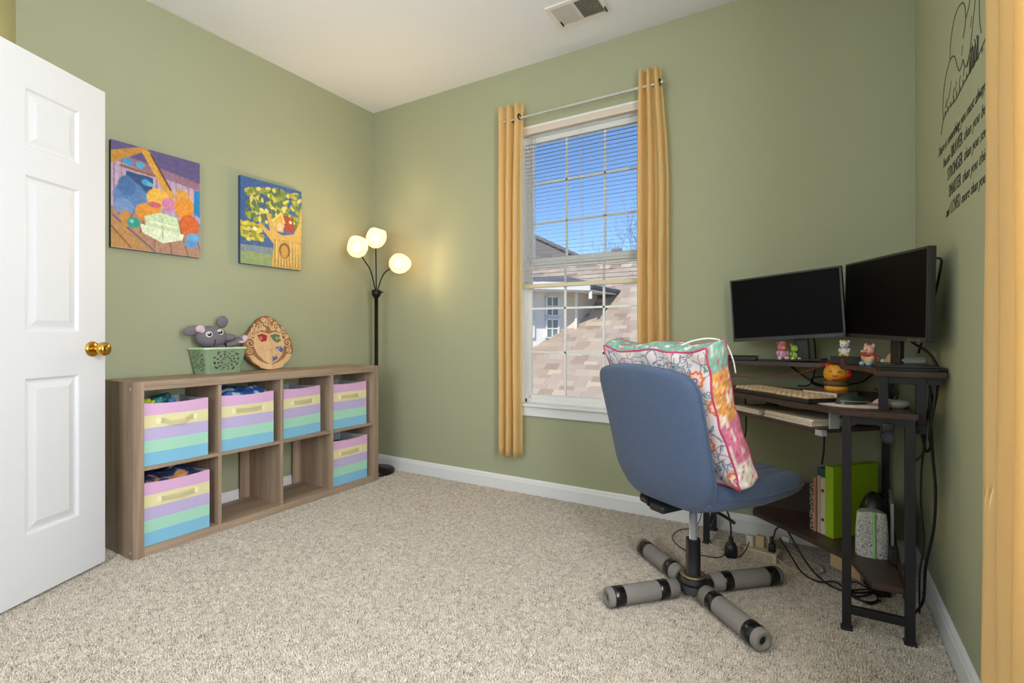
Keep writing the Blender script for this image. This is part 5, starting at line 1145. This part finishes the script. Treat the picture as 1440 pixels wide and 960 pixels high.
# neighbouring house
m_sid = mat('cream siding', c(222, 208, 186), .7); m_wsid = mat('white siding', c(238, 238, 236), .6); m_pan = mat('far window glass', c(120, 134, 140), .15, spec=.6); m_gs = mat('grey shingles', c(128, 120, 120), .95, var=.25, vscale=14, bump=.5, bscale=30)
hs = thing('neighbour_house', 'white and cream gabled house wall with grid windows beyond the roof', 'house', (-5, 9.5, 0))
P1 = Vector((-4.96, 9.06, 0)); D1 = Vector((.629, .777, 0)).normalized(); N1 = Vector((D1.y, -D1.x, 0)); P2 = P1 + D1 * .72; Pm = P1 - D1 * 1.6; ZE = 1.86
def wallbox(nm, a, q, z0, z1, th, m):
    a, q = Vector(a), Vector(q); d_ = (q - a); L = d_.length; d_.normalize(); b = MB(); b.box(0, L, -th, 0, z0, z1, 0, Matrix.Translation((a.x, a.y, 0)) @ Matrix.Rotation(math.atan2(d_.y, d_.x), 4, 'Z').inverted().inverted() @ Matrix.Diagonal((1, -1, 1, 1))); return obj(nm, b, m, hs, True)
wallbox('white_wall', Pm, P2, -1.2, ZE, .25, m_wsid)
P3 = Vector((P2.x + .27, P2.y + .02, 0)); wallbox('cream_wall', P2, P3, .6, ZE, .25, m_sid)
b = MB(); b.box(P3.x - .03, P3.x + .015, P3.y - .03, P3.y + .02, .6, ZE); obj('corner_board', b, m_wsid, hs, True)
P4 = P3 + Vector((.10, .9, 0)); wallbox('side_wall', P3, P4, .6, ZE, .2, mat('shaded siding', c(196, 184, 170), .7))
ew = MB(); ew.prism([(Pm.x + .5, Pm.y - .4), (P2.x + .40, P2.y - .62), (P3.x + .42, P3.y - .30), (P3.x + .5, P3.y + 1.6), (Pm.x - .6, P3.y + 1.6)], ZE, ZE + .14); obj('eave', ew, m_wsid, hs, True)
b = MB(); b.tube([(P3.x + .42, P3.y - .30, ZE + .07), (P3.x + .50, P3.y + 1.4, ZE + .07)], .05, 8, smooth=False); obj('gutter', b, mat('dark gutter', c(70, 74, 84), .5), hs, True)
b = MB(); b.cyl((P3.x + .40, P3.y - .24, ZE + .02), (P3.x + .40, P3.y - .24, ZE - .16), .035, 8); obj('downspout', b, m_wsid, hs, True)
for s0_ in (-.02, -.62):     # windows along the white wall, measured from P1 direction D1
    a = P1 + D1 * (s0_ + .31) ; wdt, z0, z1 = .30, .92, 1.78
    if s0_ < -.1: a = P1 + D1 * (s0_ + .36)
    for zz0, zz1 in ((z0, z0 + .40), (z0 + .45, z1)):
        Mx = Matrix.Translation((a.x, a.y, 0)) @ Matrix.Rotation(math.atan2(D1.y, D1.x), 4, 'Z')
        b = MB()
        for q in ((0, wdt, zz0, zz0 + .025), (0, wdt, zz1 - .025, zz1), (0, .03, zz0, zz1), (wdt - .03, wdt, zz0, zz1)): b.box(q[0], q[1], -.05, 0, q[2], q[3], 0, Mx)
        wf = obj('window_frame', b, m_wsid, hs, True)
        b = MB(); b.box(.0, wdt, -.015, -.005, zz0, zz1, 0, Mx); obj('window_pane', b, m_pan, wf, True)
        b = MB(); b.box(wdt / 2 - .012, wdt / 2 + .012, -.03, -.01, zz0, zz1, 0, Mx); b.box(0, wdt, -.03, -.01, (zz0 + zz1) / 2 - .012, (zz0 + zz1) / 2 + .012, 0, Mx); obj('window_grille', b, m_wsid, wf, True)
# shingled slope over the eave of the house
b = MB(); A = [b.bm.verts.new(v) for v in ((Pm.x + .5, Pm.y - .4, ZE + .14), (P2.x + .40, P2.y - .62, ZE + .14), (P3.x + .42, P3.y - .30, ZE + .14), (P3.x + .5, P3.y + 1.6, ZE + .14), (-5.2, 11.2, ZE + .55), (Pm.x - .6, P3.y + 1.6, ZE + .5))]
b.bm.faces.new((A[0], A[1], A[4], A[5])); b.bm.faces.new((A[1], A[2], A[3], A[4])); obj('eave_roof', b, m_gs, hs, True)
gr = thing('far_roof', 'grey gabled roof at the left of the upper window', 'roof', (-7.5, 13, 0))
b = MB(); b.prism([(-11, 5.8), (-4.6, 2.60), (-4.6, 1.2), (-11, 1.2)], 13.0, 15.0, Matrix(((1, 0, 0, 0), (0, 0, 1, 0), (0, 1, 0, 0), (0, 0, 0, 1)))); obj('hip_slope', b, m_gs, gr, True)
b = MB(); b.tube([(-11, 12.98, 5.82), (-4.6, 12.98, 2.62)], .05, 6, smooth=False); obj('hip_cap', b, m_gs, gr, True)
def tree(lab, x, y, h, seed):
    t = thing('bare_tree', lab, 'tree', (x, y, -3)); r = random.Random(seed); b = MB(); tw_ = MB()
    def br(p, d_, L, rad, dep):
        q = p + d_ * L; (b if dep > 2 else tw_).tube([p, (p + q) / 2 + Vector((r.uniform(-.05, .05), 0, 0)) * L, q], [rad, rad * .85, rad * .65], seg=4 if dep < 3 else 6, smooth=False)
        if dep == 0: return
        for k in range(3 if dep > 1 else 2):
            nd = (d_ + Vector((r.uniform(-.65, .65), r.uniform(-.4, .4), r.uniform(-.1, .35)))).normalized(); br(p + d_ * L * r.uniform(.55, 1), nd, L * r.uniform(.62, .82), rad * .6, dep - 1)
    br(Vector((x, y, -3)), Vector((0, 0, 1)), h * .37, .045, 6)
    m_ = mat('bark', c(134, 126, 126), .9); obj('trunk', b, m_, t, True); o = obj('twigs', tw_, m_, t, True); o['kind'] = 'stuff'
tree('bare winter tree above the roof ridge in the upper window, left one', -7.6, 22, 8.6, 3)
tree('bare winter tree beside the right curtain edge in the upper window', -6.2, 20, 8.4, 8)
b = MB(); b.box(-60, 40, 3.2, 120, -3.3, -3.2); o = obj('lawn', b, mat('lawn', c(120, 124, 84), .95, var=.3, vscale=2)); o['kind'] = 'structure'; o['label'] = 'green ground far below the window'; o['category'] = 'ground'
